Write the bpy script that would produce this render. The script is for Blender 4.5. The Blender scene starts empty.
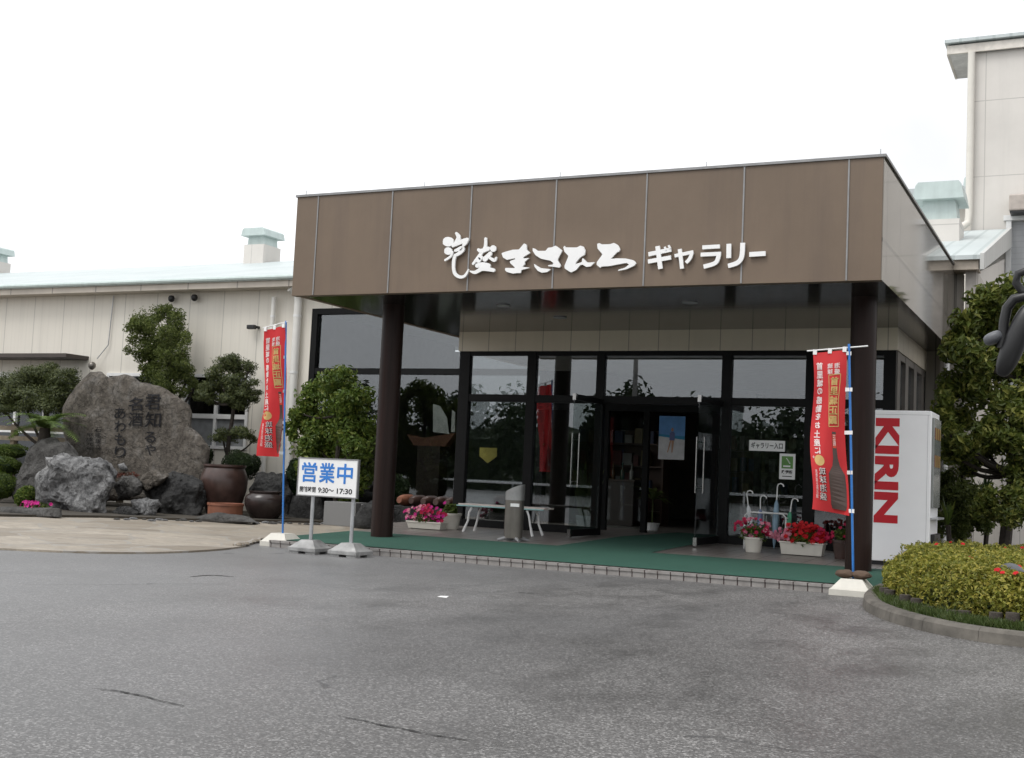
import bpy, bmesh, math, random
from mathutils import Vector, Matrix, noise
from mathutils.bvhtree import BVHTree
SC = bpy.context.scene
COL = SC.collection
R = math.radians
# ------------------------------------------------------------------ camera, sky, sun, exposure
FPX = 1224.84
CAM = (2.2286, -13.7541, 1.08)
AX = ((0.8997572, 0.4339283, 0.0462945), (0.0075314, 0.0906281, -0.9958563), (-0.4363258, 0.8963776, 0.0782752))
cd = bpy.data.cameras.new('camera'); cam = bpy.data.objects.new('camera', cd); COL.objects.link(cam)
cd.sensor_width = 36.0; cd.sensor_fit = 'HORIZONTAL'; cd.lens = 36.0 * FPX / 1024
cd.clip_start = 0.05; cd.clip_end = 3000
cam.matrix_world = Matrix(((AX[0][0], -AX[1][0], -AX[2][0], CAM[0]), (AX[0][1], -AX[1][1], -AX[2][1], CAM[1]),
                           (AX[0][2], -AX[1][2], -AX[2][2], CAM[2]), (0, 0, 0, 1)))
SC.camera = cam
SUN_EL, SUN_AZ = R(58), R(205)      # azimuth clockwise from +y (the way the building faces away from)
w = bpy.data.worlds.new('World'); SC.world = w; w.use_nodes = True
wn, wl = w.node_tree.nodes, w.node_tree.links
bg = wn['Background']
sky = wn.new('ShaderNodeTexSky'); sky.sky_type = 'NISHITA'; sky.sun_disc = False
sky.sun_elevation = SUN_EL; sky.sun_rotation = SUN_AZ
sky.air_density = 1.0; sky.dust_density = 6.0; sky.ozone_density = 1.0
hs = wn.new('ShaderNodeHueSaturation'); hs.inputs['Saturation'].default_value = 0.06
mixo = wn.new('ShaderNodeMix'); mixo.data_type = 'RGBA'; mixo.inputs[0].default_value = 0.72
mixo.inputs[7].default_value = (9.3, 9.4, 9.6, 1)         # the cloud sheet
wl.new(sky.outputs[0], hs.inputs['Color']); wl.new(hs.outputs[0], mixo.inputs[6])
tcw = wn.new('ShaderNodeTexCoord'); cn = wn.new('ShaderNodeTexNoise'); cn.inputs['Scale'].default_value = 3.2; cn.inputs['Detail'].default_value = 5
cr = wn.new('ShaderNodeValToRGB'); cr.color_ramp.elements[0].position = .33; cr.color_ramp.elements[0].color = (.79, .795, .805, 1); cr.color_ramp.elements[1].position = .66; cr.color_ramp.elements[1].color = (1.12, 1.12, 1.12, 1)
cm = wn.new('ShaderNodeMix'); cm.data_type = 'RGBA'; cm.blend_type = 'MULTIPLY'; cm.inputs[0].default_value = 1
wl.new(tcw.outputs['Generated'], cn.inputs['Vector']); wl.new(cn.outputs[0], cr.inputs[0]); wl.new(mixo.outputs[2], cm.inputs[6]); wl.new(cr.outputs[0], cm.inputs[7])
wl.new(cm.outputs[2], bg.inputs[0]); bg.inputs[1].default_value = 0.13
sd = bpy.data.lights.new('sun', 'SUN'); sd.energy = 1.1; sd.angle = R(25); sd.color = (1, .97, .93)
sun = bpy.data.objects.new('sun', sd); COL.objects.link(sun)
sdir = Vector((math.sin(SUN_AZ) * math.cos(SUN_EL), math.cos(SUN_AZ) * math.cos(SUN_EL), math.sin(SUN_EL)))
sun.rotation_euler = sdir.to_track_quat('Z', 'Y').to_euler(); sun.location = (0, -10, 30)
SC.view_settings.view_transform = 'Standard'; SC.view_settings.look = 'None'
SC.view_settings.exposure = 0.33; SC.view_settings.gamma = 1.0; SC.view_settings.use_curve_mapping = False
SC.render.engine = 'CYCLES'
SC.cycles.max_bounces = 8; SC.cycles.transparent_max_bounces = 16
try: SC.cycles.use_denoising = True
except Exception: pass

# ------------------------------------------------------------------ helpers
def at(u, v, ax, val):
    """where the sight line through a spot of the photograph meets a plane (surveying aid)"""
    a, b = (u - 512) / FPX, (v - 379) / FPX
    d = [AX[0][i] * a + AX[1][i] * b + AX[2][i] for i in range(3)]
    t = (val - CAM[ax]) / d[ax]
    return Vector([CAM[i] + t * d[i] for i in range(3)])
def depth(p): return sum((p[i] - CAM[i]) * AX[2][i] for i in range(3))
def ppm(p): return FPX / depth(p)
Z0, SL = .085, .027
def ramp(y): return Z0 + SL * (min(max(y, -.55), 4.17) + .55)
def plat(u, v):
    y = 0
    for _ in range(60):
        p = at(u, v, 2, ramp(y)); y = p.y
    return p
BASE = {}
def tag(o, label=None, cat=None, group=None, kind=None):
    if label: o['label'] = label
    if cat: o['category'] = cat
    if group: o['group'] = group
    if kind: o['kind'] = kind
    return o
def thing(name, label, cat, loc=(0, 0, 0), group=None):
    o = bpy.data.objects.new(name, None); COL.objects.link(o); o.location = loc
    o.empty_display_size = .2; BASE[o.name] = Vector(loc)
    return tag(o, label, cat, group)
def copy_tree(o, parent=None):
    c = o.copy(); COL.objects.link(c); c.parent = parent
    for ch in list(o.children): copy_tree(ch, c)
    return c
class MB:
    def __init__(s): s.v = []; s.f = []; s.m = []; s.sm = []; s.cur = 0; s.smooth = False
    def face(s, idx): s.f.append(tuple(idx)); s.m.append(s.cur); s.sm.append(s.smooth)
    def quad(s, a, b, c, d):
        n = len(s.v); s.v += [tuple(a), tuple(b), tuple(c), tuple(d)]; s.face((n, n + 1, n + 2, n + 3))
    def box(s, x0, x1, y0, y1, z0, z1, bev=0):
        x0, x1 = sorted((x0, x1)); y0, y1 = sorted((y0, y1)); z0, z1 = sorted((z0, z1))
        if bev:
            b = bev; bm = bmesh.new()
            bmesh.ops.create_cube(bm, size=1)
            for q in bm.verts: q.co = ((x0 + x1) / 2 + q.co.x * (x1 - x0), (y0 + y1) / 2 + q.co.y * (y1 - y0), (z0 + z1) / 2 + q.co.z * (z1 - z0))
            bmesh.ops.bevel(bm, geom=bm.edges[:], offset=b, segments=2, affect='EDGES', profile=.5)
            s.bm(bm); bm.free(); return
        n = len(s.v)
        s.v += [(x, y, z) for z in (z0, z1) for y in (y0, y1) for x in (x0, x1)]
        for q in ((0, 2, 3, 1), (4, 5, 7, 6), (0, 1, 5, 4), (2, 6, 7, 3), (0, 4, 6, 2), (1, 3, 7, 5)): s.face([n + i for i in q])
    def bm(s, bm, mat=None):
        n = len(s.v); bm.verts.index_update()
        for q in bm.verts: s.v.append(tuple(mat @ q.co) if mat else tuple(q.co))
        for f in bm.faces: s.face([n + q.index for q in f.verts])
    def tube(s, pts, r, seg=10, caps=True):
        pts = [Vector(p) for p in pts]; rs = r if isinstance(r, (list, tuple)) else [r] * len(pts)
        n0 = len(s.v); pa = None
        for i, p in enumerate(pts):
            t = (pts[min(i + 1, len(pts) - 1)] - pts[max(i - 1, 0)]).normalized()
            if pa is None: pa = t.orthogonal().normalized()
            else: pa = (pa - t * pa.dot(t)).normalized()
            pb = t.cross(pa)
            for k in range(seg):
                a = 2 * math.pi * k / seg
                s.v.append(tuple(p + (pa * math.cos(a) + pb * math.sin(a)) * rs[i]))
        for i in range(len(pts) - 1):
            for k in range(seg):
                a = n0 + i * seg + k; b = n0 + i * seg + (k + 1) % seg
                s.face((a, b, b + seg, a + seg))
        if caps:
            sm = s.smooth; s.smooth = False
            s.face([n0 + k for k in range(seg)][::-1]); e = n0 + (len(pts) - 1) * seg
            s.face([e + k for k in range(seg)]); s.smooth = sm
    def lathe(s, prof, c, seg=32, sx=1, sy=1):
        n0 = len(s.v)
        for r, z in prof:
            for k in range(seg):
                a = 2 * math.pi * k / seg
                s.v.append((c[0] + r * sx * math.cos(a), c[1] + r * sy * math.sin(a), c[2] + z))
        for i in range(len(prof) - 1):
            for k in range(seg):
                a = n0 + i * seg + k; b = n0 + i * seg + (k + 1) % seg
                s.face((a, b, b + seg, a + seg))
        s.face([n0 + k for k in range(seg)][::-1]); e = n0 + (len(prof) - 1) * seg; s.face([e + k for k in range(seg)])
    def prism(s, pts, off):
        """closed flat outline (3-D points) thickened by the vector off"""
        pts = [Vector(p) for p in pts]; off = Vector(off); n = len(s.v); k = len(pts)
        s.v += [tuple(p) for p in pts] + [tuple(p + off) for p in pts]
        s.face(range(n + k, n + 2 * k)); s.face(list(range(n, n + k))[::-1])
        for i in range(k):
            j = (i + 1) % k; s.face((n + i, n + j, n + k + j, n + k + i))
    def build(s, name, mats, parent=None, base=None):
        me = bpy.data.meshes.new(name)
        if not isinstance(mats, (list, tuple)): mats = [mats]
        if parent is not None: off = BASE[parent.name]
        elif base is not None: off = Vector(base)
        else:
            xs = [p[0] for p in s.v]; ys = [p[1] for p in s.v]; off = Vector(((min(xs) + max(xs)) / 2, (min(ys) + max(ys)) / 2, min(p[2] for p in s.v)))
        me.from_pydata([(p[0] - off.x, p[1] - off.y, p[2] - off.z) for p in s.v], [], s.f)
        for m in mats: me.materials.append(m)
        me.polygons.foreach_set('material_index', s.m); me.polygons.foreach_set('use_smooth', s.sm)
        me.update(); me.validate()
        if any(s.sm): me.set_sharp_from_angle(angle=R(42))
        o = bpy.data.objects.new(name, me); COL.objects.link(o)
        if parent is not None: o.parent = parent
        else: o.location = off
        BASE[o.name] = off.copy()
        return o
def recalc(o):
    bm = bmesh.new(); bm.from_mesh(o.data); bmesh.ops.recalc_face_normals(bm, faces=bm.faces[:]); bm.to_mesh(o.data); bm.free(); return o

# ------------------------------------------------------------------ materials
class NT:
    def __init__(s, name):
        s.mat = bpy.data.materials.new(name); s.mat.use_nodes = True
        s.n, s.l = s.mat.node_tree.nodes, s.mat.node_tree.links
        s.p = s.n['Principled BSDF']; s.out = s.n['Material Output']
    def node(s, t, **kw):
        q = s.n.new(t)
        for k, val in kw.items(): setattr(q, k, val)
        return q
    def coord(s, scale=(1, 1, 1), rot=(0, 0, 0), kind='Object'):
        tc = s.node('ShaderNodeTexCoord'); mp = s.node('ShaderNodeMapping')
        mp.inputs['Scale'].default_value = scale; mp.inputs['Rotation'].default_value = rot
        s.l.new(tc.outputs[kind], mp.inputs[0]); return mp.outputs[0]
    def noise(s, sc, det=4, rough=.55, vec=None, dist=0):
        q = s.node('ShaderNodeTexNoise'); q.inputs['Scale'].default_value = sc; q.inputs['Detail'].default_value = det
        q.inputs['Roughness'].default_value = rough; q.inputs['Distortion'].default_value = dist
        s.l.new(vec if vec is not None else s.coord(), q.inputs['Vector']); return q.outputs[0]
    def ramp(s, fac, stops):
        q = s.node('ShaderNodeValToRGB'); e = q.color_ramp.elements
        while len(e) < len(stops): e.new(.5)
        for i, (p, c) in enumerate(stops):
            e[i].position = p; e[i].color = (c, c, c, 1) if isinstance(c, (int, float)) else (*c, 1)
        s.l.new(fac, q.inputs[0]); return q.outputs[0]
    def mix(s, fac, a, b, mode='MIX'):
        q = s.node('ShaderNodeMix', data_type='RGBA', blend_type=mode)
        for sock, val in ((q.inputs[0], fac), (q.inputs[6], a), (q.inputs[7], b)):
            if isinstance(val, (int, float)): sock.default_value = val if sock.type == 'VALUE' else (val, val, val, 1)
            elif isinstance(val, tuple): sock.default_value = (*val, 1)
            else: s.l.new(val, sock)
        return q.outputs[2]
    def math(s, op, a, b=0.0, c=0.0):
        q = s.node('ShaderNodeMath', operation=op)
        for i, val in enumerate((a, b, c)):
            if isinstance(val, (int, float)): q.inputs[i].default_value = val
            else: s.l.new(val, q.inputs[i])
        return q.outputs[0]
    def axis(s, i, vec=None):
        q = s.node('ShaderNodeSeparateXYZ'); s.l.new(vec if vec is not None else s.coord(), q.inputs[0]); return q.outputs[i]
    def lines(s, val, period, width, off=0.0):
        """1 on a thin line every period metres"""
        a = s.math('FRACT', s.math('DIVIDE', s.math('ADD', val, off + 500 * period), period))
        return s.math('LESS_THAN', a, width / period)
    def bump(s, h, strength=.3, dist=.01):
        q = s.node('ShaderNodeBump'); q.inputs['Strength'].default_value = strength; q.inputs['Distance'].default_value = dist
        s.l.new(h, q.inputs['Height']); s.l.new(q.outputs[0], s.p.inputs['Normal'])
    def set(s, **kw):
        nm = dict(color='Base Color', rough='Roughness', metal='Metallic', spec='Specular IOR Level', coat='Coat Weight')
        for k, val in kw.items():
            sock = s.p.inputs[nm[k]]
            if isinstance(val, tuple): sock.default_value = (*val, 1)
            elif isinstance(val, (int, float)): sock.default_value = val
            else: s.l.new(val, sock)
        return s
def simple(name, col, rough=.5, metal=0, var=.15, sc=6, spec=.5, bump=0, bsc=60, coat=0, streak=0):
    t = NT(name)
    n = t.noise(sc, 5); lo = tuple(c * (1 - var) for c in col); hi = tuple(min(1, c * (1 + var)) for c in col)
    c = t.ramp(n, [(.3, lo), (.7, hi)])
    if streak:
        sn = t.noise(1, 5, .6, t.coord((7, 7, .5)))
        c = t.mix(t.ramp(sn, [(.45, 0), (.75, streak)]), c, tuple(x * .55 for x in col))
    t.set(color=c, rough=rough, metal=metal, spec=spec, coat=coat)
    if bump: t.bump(t.noise(bsc, 4), bump, .004)
    return t.mat
def leafmat(name, a, b, c=None, trans=.3, rough=.5):
    t = NT(name)
    g = t.node('ShaderNodeNewGeometry')
    stops = [(0, a), (.6, b)] + ([(1, c)] if c else [])
    col = t.ramp(g.outputs['Random Per Island'], stops)
    col = t.mix(.35, col, t.ramp(t.noise(1.6, 3), [(.3, tuple(x * .5 for x in a)), (.7, b)]))
    t.set(color=col, rough=rough, spec=.35)
    tr = t.node('ShaderNodeBsdfTranslucent'); t.l.new(col, tr.inputs[0])
    mx = t.node('ShaderNodeMixShader'); mx.inputs[0].default_value = trans
    t.l.new(t.p.outputs[0], mx.inputs[1]); t.l.new(tr.outputs[0], mx.inputs[2]); t.l.new(mx.outputs[0], t.out.inputs[0])
    return t.mat
def glassmat(name, tint=(.75, .78, .78), boost=1.0, rough=0.0):
    t = NT(name); t.n.remove(t.p)
    tr = t.node('ShaderNodeBsdfTransparent'); tr.inputs[0].default_value = (*tint, 1)
    gl = t.node('ShaderNodeBsdfGlossy'); gl.inputs['Roughness'].default_value = rough; gl.inputs[0].default_value = (.95, .97, 1, 1)
    ge = t.node('ShaderNodeNewGeometry'); dp_ = t.node('ShaderNodeVectorMath', operation='DOT_PRODUCT')
    t.l.new(ge.outputs['Normal'], dp_.inputs[0]); t.l.new(ge.outputs['Incoming'], dp_.inputs[1])
    sch = t.math('POWER', t.math('SUBTRACT', 1.0, t.math('ABSOLUTE', dp_.outputs['Value'])), 5.0)
    mx = t.node('ShaderNodeMixShader')
    t.l.new(t.math('MULTIPLY_ADD', sch, .96 * min(boost, 1), .04 * boost), mx.inputs[0]); t.l.new(tr.outputs[0], mx.inputs[1]); t.l.new(gl.outputs[0], mx.inputs[2])
    t.l.new(mx.outputs[0], t.out.inputs[0]); return t.mat
M = {}
def asphalt():
    t = NT('asphalt'); co = t.coord()
    vo = t.node('ShaderNodeTexVoronoi'); vo.inputs['Scale'].default_value = 100; t.l.new(co, vo.inputs['Vector'])
    cs = t.node('ShaderNodeSeparateColor'); t.l.new(vo.outputs['Color'], cs.inputs[0])
    stone = t.ramp(cs.outputs[0], [(0, (.066, .064, .062)), (.45, (.106, .1035, .101)), (.8, (.175, .172, .168)), (1, (.36, .355, .35))])
    fine = t.ramp(t.noise(210, 2, .7, co), [(.3, .68), (.7, 1.32)])
    col = t.mix(1, stone, fine, 'MULTIPLY')
    big = t.noise(.2, 4, .55, co)
    mid = t.noise(1.6, 5, .65, t.coord((1.0, .55, 1), (0, 0, .5)), .3)
    col = t.mix(1, col, t.ramp(big, [(.36, .72), (.62, 1.18)]), 'MULTIPLY')
    damp = t.ramp(mid, [(.47, 0), (.70, .62)])
    damp = t.math('MULTIPLY', damp, t.ramp(t.noise(.11, 3, .5, t.coord((1, 1, 1), (0, 0, 0))), [(.35, .25), (.6, 1)]))
    col = t.mix(damp, col, (.040, .039, .038))
    sheen_to_wet = t.math('ADD', t.axis(0, co), t.math('MULTIPLY', t.math('SUBTRACT', t.noise(.28, 4, .55, co), .5), 9.0))
    wr_ = t.node('ShaderNodeMapRange', interpolation_type='SMOOTHSTEP'); wr_.inputs[1].default_value = -6.5; wr_.inputs[2].default_value = 0.5; t.l.new(sheen_to_wet, wr_.inputs[0])
    col = t.mix(wr_.outputs[0], t.mix(.5, col, (.18, .18, .183)), t.mix(1, col, (.86, .85, .84), 'MULTIPLY'))  # sky sheen painted as paler colour on the left; right darkened as wetter
    # old hairline cracks
    cv = t.node('ShaderNodeTexVoronoi', feature='DISTANCE_TO_EDGE'); cv.inputs['Scale'].default_value = .16
    wob = t.node('ShaderNodeVectorMath', operation='ADD'); nz = t.node('ShaderNodeTexNoise'); nz.inputs['Scale'].default_value = 1.3; nz.inputs['Detail'].default_value = 6
    t.l.new(co, nz.inputs['Vector']); t.l.new(co, wob.inputs[0]); t.l.new(nz.outputs['Color'], wob.inputs[1]); t.l.new(wob.outputs[0], cv.inputs['Vector'])
    crack = t.math('MULTIPLY', t.math('LESS_THAN', cv.outputs['Distance'], .0025), t.math('MULTIPLY', t.math('GREATER_THAN', t.noise(.5, 2, .5, co), .56), .55))
    col = t.mix(crack, col, (.02, .02, .02))
    rg = t.mix(damp, t.ramp(big, [(.3, .42), (.7, .58)]), .30)
    t.set(color=col, rough=rg, spec=.55)
    t.bump(t.math('ADD', t.math('MULTIPLY', vo.outputs['Distance'], -.8), t.noise(210, 2, .7, co)), .3, .002)
    return t.mat
M['asphalt'] = asphalt()
def flagstone():
    t = NT('flagstone'); co = t.coord()
    cell = t.node('ShaderNodeTexVoronoi'); cell.inputs['Scale'].default_value = 1.5
    nz = t.node('ShaderNodeTexNoise'); nz.inputs['Scale'].default_value = 2; t.l.new(co, nz.inputs['Vector'])
    wob = t.node('ShaderNodeMix', data_type='RGBA'); wob.inputs[0].default_value = .25; t.l.new(co, wob.inputs[6]); t.l.new(nz.outputs['Color'], wob.inputs[7])
    t.l.new(wob.outputs[2], cell.inputs['Vector'])
    ed = t.node('ShaderNodeTexVoronoi', feature='DISTANCE_TO_EDGE'); ed.inputs['Scale'].default_value = 1.5; t.l.new(wob.outputs[2], ed.inputs['Vector'])
    cs = t.node('ShaderNodeSeparateColor'); t.l.new(cell.outputs['Color'], cs.inputs[0])
    col = t.ramp(cs.outputs[1], [(0, (.22, .185, .14)), (.5, (.34, .295, .235)), (1, (.43, .38, .31))])
    col = t.mix(t.ramp(t.noise(5, 8, .75, t.coord((.7, 1.6, 1)), .8), [(.38, 0), (.66, .75)]), col, (.15, .125, .095))
    col = t.mix(t.ramp(t.noise(.8, 4, .6, co), [(.45, 0), (.7, .45)]), col, (.24, .215, .18))
    col = t.mix(t.math('LESS_THAN', ed.outputs['Distance'], .022), col, (.27, .25, .22))
    t.set(color=col, rough=.55); t.bump(t.noise(18, 5, .6, co), .4, .01); return t.mat
M['flagstone'] = flagstone()
def tilefloor():
    t = NT('floor tile'); co = t.coord()
    l = t.math('MAXIMUM', t.lines(t.axis(0, co), .3, .008), t.lines(t.axis(1, co), .3, .008))
    col = t.ramp(t.noise(3, 5, .6, co), [(.3, (.14, .125, .115)), (.7, (.20, .18, .165))])
    t.set(color=t.mix(l, col, (.06, .055, .05)), rough=t.mix(l, .35, .8)); return t.mat
M['floor_tile'] = tilefloor()
def nosing():
    t = NT('step tile'); co = t.coord()
    l = t.lines(t.axis(0, co), .152, .014)
    col = t.ramp(t.noise(9, 5, .6, co), [(.3, (.20, .185, .175)), (.7, (.30, .285, .27))])
    t.set(color=t.mix(l, col, (.035, .02, .018)), rough=.6); t.bump(t.noise(90, 3), .2, .003); return t.mat
M['nosing'] = nosing()
def carpet():
    t = NT('green mat'); co = t.coord()
    col = t.ramp(t.noise(260, 2, .7, co), [(.3, (.026, .076, .056)), (.7, (.048, .118, .089))])
    col = t.mix(t.ramp(t.noise(1.2, 5, .65, co), [(.4, 0), (.8, .5)]), col, (.03, .07, .055))
    t.set(color=col, rough=.85, spec=.2); t.bump(t.noise(300, 2), .5, .004); return t.mat
M['carpet'] = carpet()
def siding(name, col, period=.95, axis=0, width=.02):
    t = NT(name); co = t.coord()
    l = t.lines(t.axis(axis, co), period, width); rib = t.lines(t.axis(axis, co), period / 4, .035)
    c = t.ramp(t.noise(.7, 5, .6, co), [(.3, tuple(x * .93 for x in col)), (.7, col)])
    sn = t.noise(1, 5, .65, t.coord((4, 4, .22)))
    c = t.mix(t.ramp(sn, [(.48, 0), (.8, .30)]), c, tuple(x * .6 for x in col))
    c = t.mix(t.math('MULTIPLY', rib, .10), c, tuple(x * .6 for x in col))
    c = t.mix(t.math('MULTIPLY', l, .55), c, tuple(x * .4 for x in col))
    t.set(color=c, rough=.5); return t.mat
M['siding'] = siding('cream ribbed siding', (.71, .672, .595))
M['siding_side'] = siding('cream ribbed siding side', (.56, .52, .47), axis=1)
def gridpanel(name, col, px, pz, w=.012, rough=.5, metal=0, ax=0, dark=.45, offx=0, offz=0, var=.06, spec=.5):
    t = NT(name); co = t.coord()
    l = t.math('MAXIMUM', t.lines(t.axis(ax, co), px, w, offx), t.lines(t.axis(2, co), pz, w, offz))
    c = t.ramp(t.noise(1.1, 6, .6, co), [(.3, tuple(x * (1 - var) for x in col)), (.7, tuple(x * (1 + var) for x in col))])
    sn = t.noise(1, 5, .65, t.coord((5, 5, .25)))
    c = t.mix(t.ramp(sn, [(.5, 0), (.8, .22)]), c, tuple(x * .65 for x in col))
    t.set(color=t.mix(l, c, tuple(x * dark for x in col)), rough=rough, metal=metal, spec=spec); return t.mat
M['tower_wall'] = gridpanel('beige wall panel', (.62, .59, .55), .78, 1.62, .018, .55, dark=.72, offx=.2, offz=.35)
M['wing_wall'] = gridpanel('aged beige siding', (.36, .33, .29), .3, 40, .02, .6)
M['tile_wall'] = gridpanel('beige facing tile', (.60, .54, .43), .49, 3, .014, .4, dark=.5)
M['tile_side'] = gridpanel('beige facing tile side', (.60, .54, .43), .49, 3, .014, .4, ax=1, dark=.5)
def fascia():
    t = NT('brown fascia sheet'); co = t.coord()
    c = t.ramp(t.noise(.9, 6, .65, co), [(.3, (.145, .106, .074)), (.7, (.180, .132, .093))])
    c = t.mix(t.ramp(t.noise(1, 6, .7, t.coord((3.5, 3.5, .25))), [(.48, 0), (.78, .5)]), c, (.105, .078, .062))
    c = t.mix(t.ramp(t.noise(420, 2, .6, co), [(.3, .14), (.6, 0)]), c, (.075, .056, .045))
    t.set(color=c, rough=.48, spec=.4); t.bump(t.noise(350, 2), .12, .002); return t.mat
M['fascia'] = fascia()
M['fascia_side'] = gridpanel('polished beige cladding', (.17, .152, .128), .98, .93, .045, .07, .12, ax=1, dark=.35, offz=-.12, spec=.4)
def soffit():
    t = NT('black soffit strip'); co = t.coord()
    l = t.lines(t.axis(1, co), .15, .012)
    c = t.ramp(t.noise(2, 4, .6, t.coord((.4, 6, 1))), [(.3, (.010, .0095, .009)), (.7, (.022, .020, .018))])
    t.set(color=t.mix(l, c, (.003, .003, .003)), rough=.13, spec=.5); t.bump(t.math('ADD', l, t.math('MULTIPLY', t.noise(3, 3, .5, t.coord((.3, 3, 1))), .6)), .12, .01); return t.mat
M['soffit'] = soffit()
def column():
    t = NT('dark brown column'); co = t.coord()
    sn = t.noise(1, 6, .7, t.coord((9, 9, .35)))
    c = t.ramp(sn, [(.3, (.012, .007, .006)), (.7, (.032, .018, .015))])
    t.set(color=c, rough=.4, spec=.16); t.bump(t.noise(30, 4), .06, .003); return t.mat
M['column'] = column()
M['frame'] = simple('black window frame', (.006, .0062, .0064), .5, var=.2, spec=.15)
M['alu'] = simple('aluminium strip', (.25, .25, .25), .45, .5)
M['steel'] = simple('brushed steel', (.20, .185, .165), .4, .7, streak=.5)
M['chrome'] = simple('polished steel', (.42, .41, .40), .2, 1)
M['grey_metal'] = simple('grey galvanised metal', (.42, .43, .44), .4, .6)
M['glass'] = glassmat('window glass', (.76, .79, .79), 2.5)
M['doorglass'] = glassmat('door glass', (.78, .82, .81), 1.0)
M['white'] = simple('white paint', (.80, .80, .79), .4, var=.03)
M['lettering'] = simple('white letter', (.84, .84, .83), .45, var=.03)
M['white_plastic'] = simple('white plastic', (.58, .56, .50), .5, var=.08, streak=.2)
M['concrete'] = simple('concrete', (.27, .265, .25), .8, var=.2, bump=.4, streak=.35)
M['kerb'] = simple('kerb concrete', (.115, .105, .09), .85, var=.5, sc=4, bump=.6, bsc=30, streak=.5)
M['darkroom'] = simple('dark inner wall', (.16, .145, .13), .6)
M['ceil'] = simple('inner ceiling', (.42, .41, .39), .7)
M['infloor'] = simple('inner floor', (.22, .20, .18), .3)
M['blue'] = simple('blue plastic pole', (.03, .17, .50), .35)
M['signblue'] = simple('blue sign lettering', (.03, .19, .58), .5, var=.05)
M['black'] = simple('black print', (.012, .012, .014), .7, spec=.2)
M['red'] = simple('red sign lettering', (.50, .008, .018), .45, var=.05)
M['jar'] = simple('brown glazed jar', (.062, .036, .030), .3, var=.35, sc=5, streak=.5)
M['jar2'] = simple('black brown glazed jar', (.035, .025, .023), .25, var=.35, sc=5, streak=.4)
M['terracotta'] = simple('terracotta', (.22, .085, .048), .6, var=.2, streak=.3)
M['mint'] = simple('pale mint metal', (.50, .58, .56), .45, var=.06, streak=.3)
M['bark'] = simple('bark', (.035, .028, .022), .9, var=.4, sc=14, bump=.9, bsc=25)
M['darkwood'] = simple('weathered log', (.065, .055, .045), .9, var=.4, sc=14, bump=.8)
M['soil'] = simple('garden soil', (.045, .038, .028), .95, var=.4, sc=8, bump=1, bsc=20)
M['rubber'] = simple('black rubber plastic', (.010, .0102, .011), .42, var=.15)
M['sill_white'] = simple('white window frame', (.72, .72, .71), .4, var=.04)
M['roomglass'] = glassmat('office glass', (.35, .37, .38), 1.8)
def roofmat(name, rot=0):
    t = NT(name); co = t.coord()
    l = t.lines(t.axis(0, co), .33, .06)
    c = t.ramp(t.noise(.8, 6, .65, co), [(.3, (.44, .49, .49)), (.7, (.54, .585, .58))])
    c = t.mix(t.ramp(t.noise(14, 4, .7, co), [(.5, 0), (.75, .3)]), c, (.34, .38, .375))
    t.set(color=t.mix(t.math('MULTIPLY', l, .55), c, (.32, .37, .365)), rough=.5); return t.mat
M['roof'] = roofmat('mint ribbed roof')
def rockmat(name, a, b, c, lich=.4, sc=2.2):
    t = NT(name); co = t.coord()
    col = t.ramp(t.noise(sc, 8, .68, co, .6), [(.28, a), (.5, b), (.74, c)])
    col = t.mix(t.ramp(t.noise(sc * 5, 7, .7, co), [(.45, 0), (.62, lich)]), col, tuple(x * .42 for x in a))
    vo = t.node('ShaderNodeTexVoronoi', feature='DISTANCE_TO_EDGE'); vo.inputs['Scale'].default_value = sc * .9
    wob = t.node('ShaderNodeVectorMath', operation='ADD'); nz = t.node('ShaderNodeTexNoise'); nz.inputs['Scale'].default_value = sc * 1.5; nz.inputs['Detail'].default_value = 5
    t.l.new(co, nz.inputs['Vector']); t.l.new(co, wob.inputs[0]); t.l.new(nz.outputs['Color'], wob.inputs[1]); t.l.new(wob.outputs[0], vo.inputs['Vector'])
    crack = t.ramp(vo.outputs['Distance'], [(0, 1), (.03, 0)])
    col = t.mix(t.math('MULTIPLY', crack, .12), col, tuple(x * .3 for x in a))
    t.set(color=col, rough=.78, spec=.3)
    t.bump(t.math('SUBTRACT', t.noise(sc * 5, 10, .75, co, .4), t.math('MULTIPLY', crack, .3)), 1.0, .07); return t.mat
M['rock_brown'] = rockmat('brown grey stone', (.065, .055, .045), (.135, .118, .098), (.21, .20, .185), .6, 2.1)
M['rock_white'] = rockmat('pale grey stone', (.06, .06, .062), (.21, .21, .21), (.46, .46, .455), .75, 1.7)
M['rock_dark'] = rockmat('dark grey stone', (0.021, 0.021, 0.022), (0.043, 0.043, 0.042), (0.084, 0.083, 0.081), .5, 2.2)
M['rock_grey'] = rockmat('grey stone', (0.052, 0.050, 0.048), (0.088, 0.085, 0.080), (0.152, 0.149, 0.144), .4, 2.2)
def granite():
    t = NT('granite'); co = t.coord()
    t.set(color=t.ramp(t.noise(160, 3, .7, co), [(.35, (.12, .12, .12)), (.65, (.24, .24, .235))]), rough=.5); return t.mat
M['granite'] = granite()
M['gold_can'] = simple('yellow can', (.40, .30, .10), .35)
M['leaf_bush'] = leafmat('bright bush leaf', (.045, .085, .013), (.12, .18, .03), (.26, .29, .06))
M['leaf_round'] = leafmat('podocarpus leaf', (.045, .07, .016), (.13, .165, .04), (.22, .25, .08))
M['leaf_pine'] = leafmat('pine needle', (.03, .045, .014), (.08, .10, .03), (.15, .17, .055))
M['leaf_ball'] = leafmat('clipped shrub leaf', (0.035, 0.065, 0.012), (0.09, 0.135, 0.02), (0.15, 0.2, 0.035))
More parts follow.
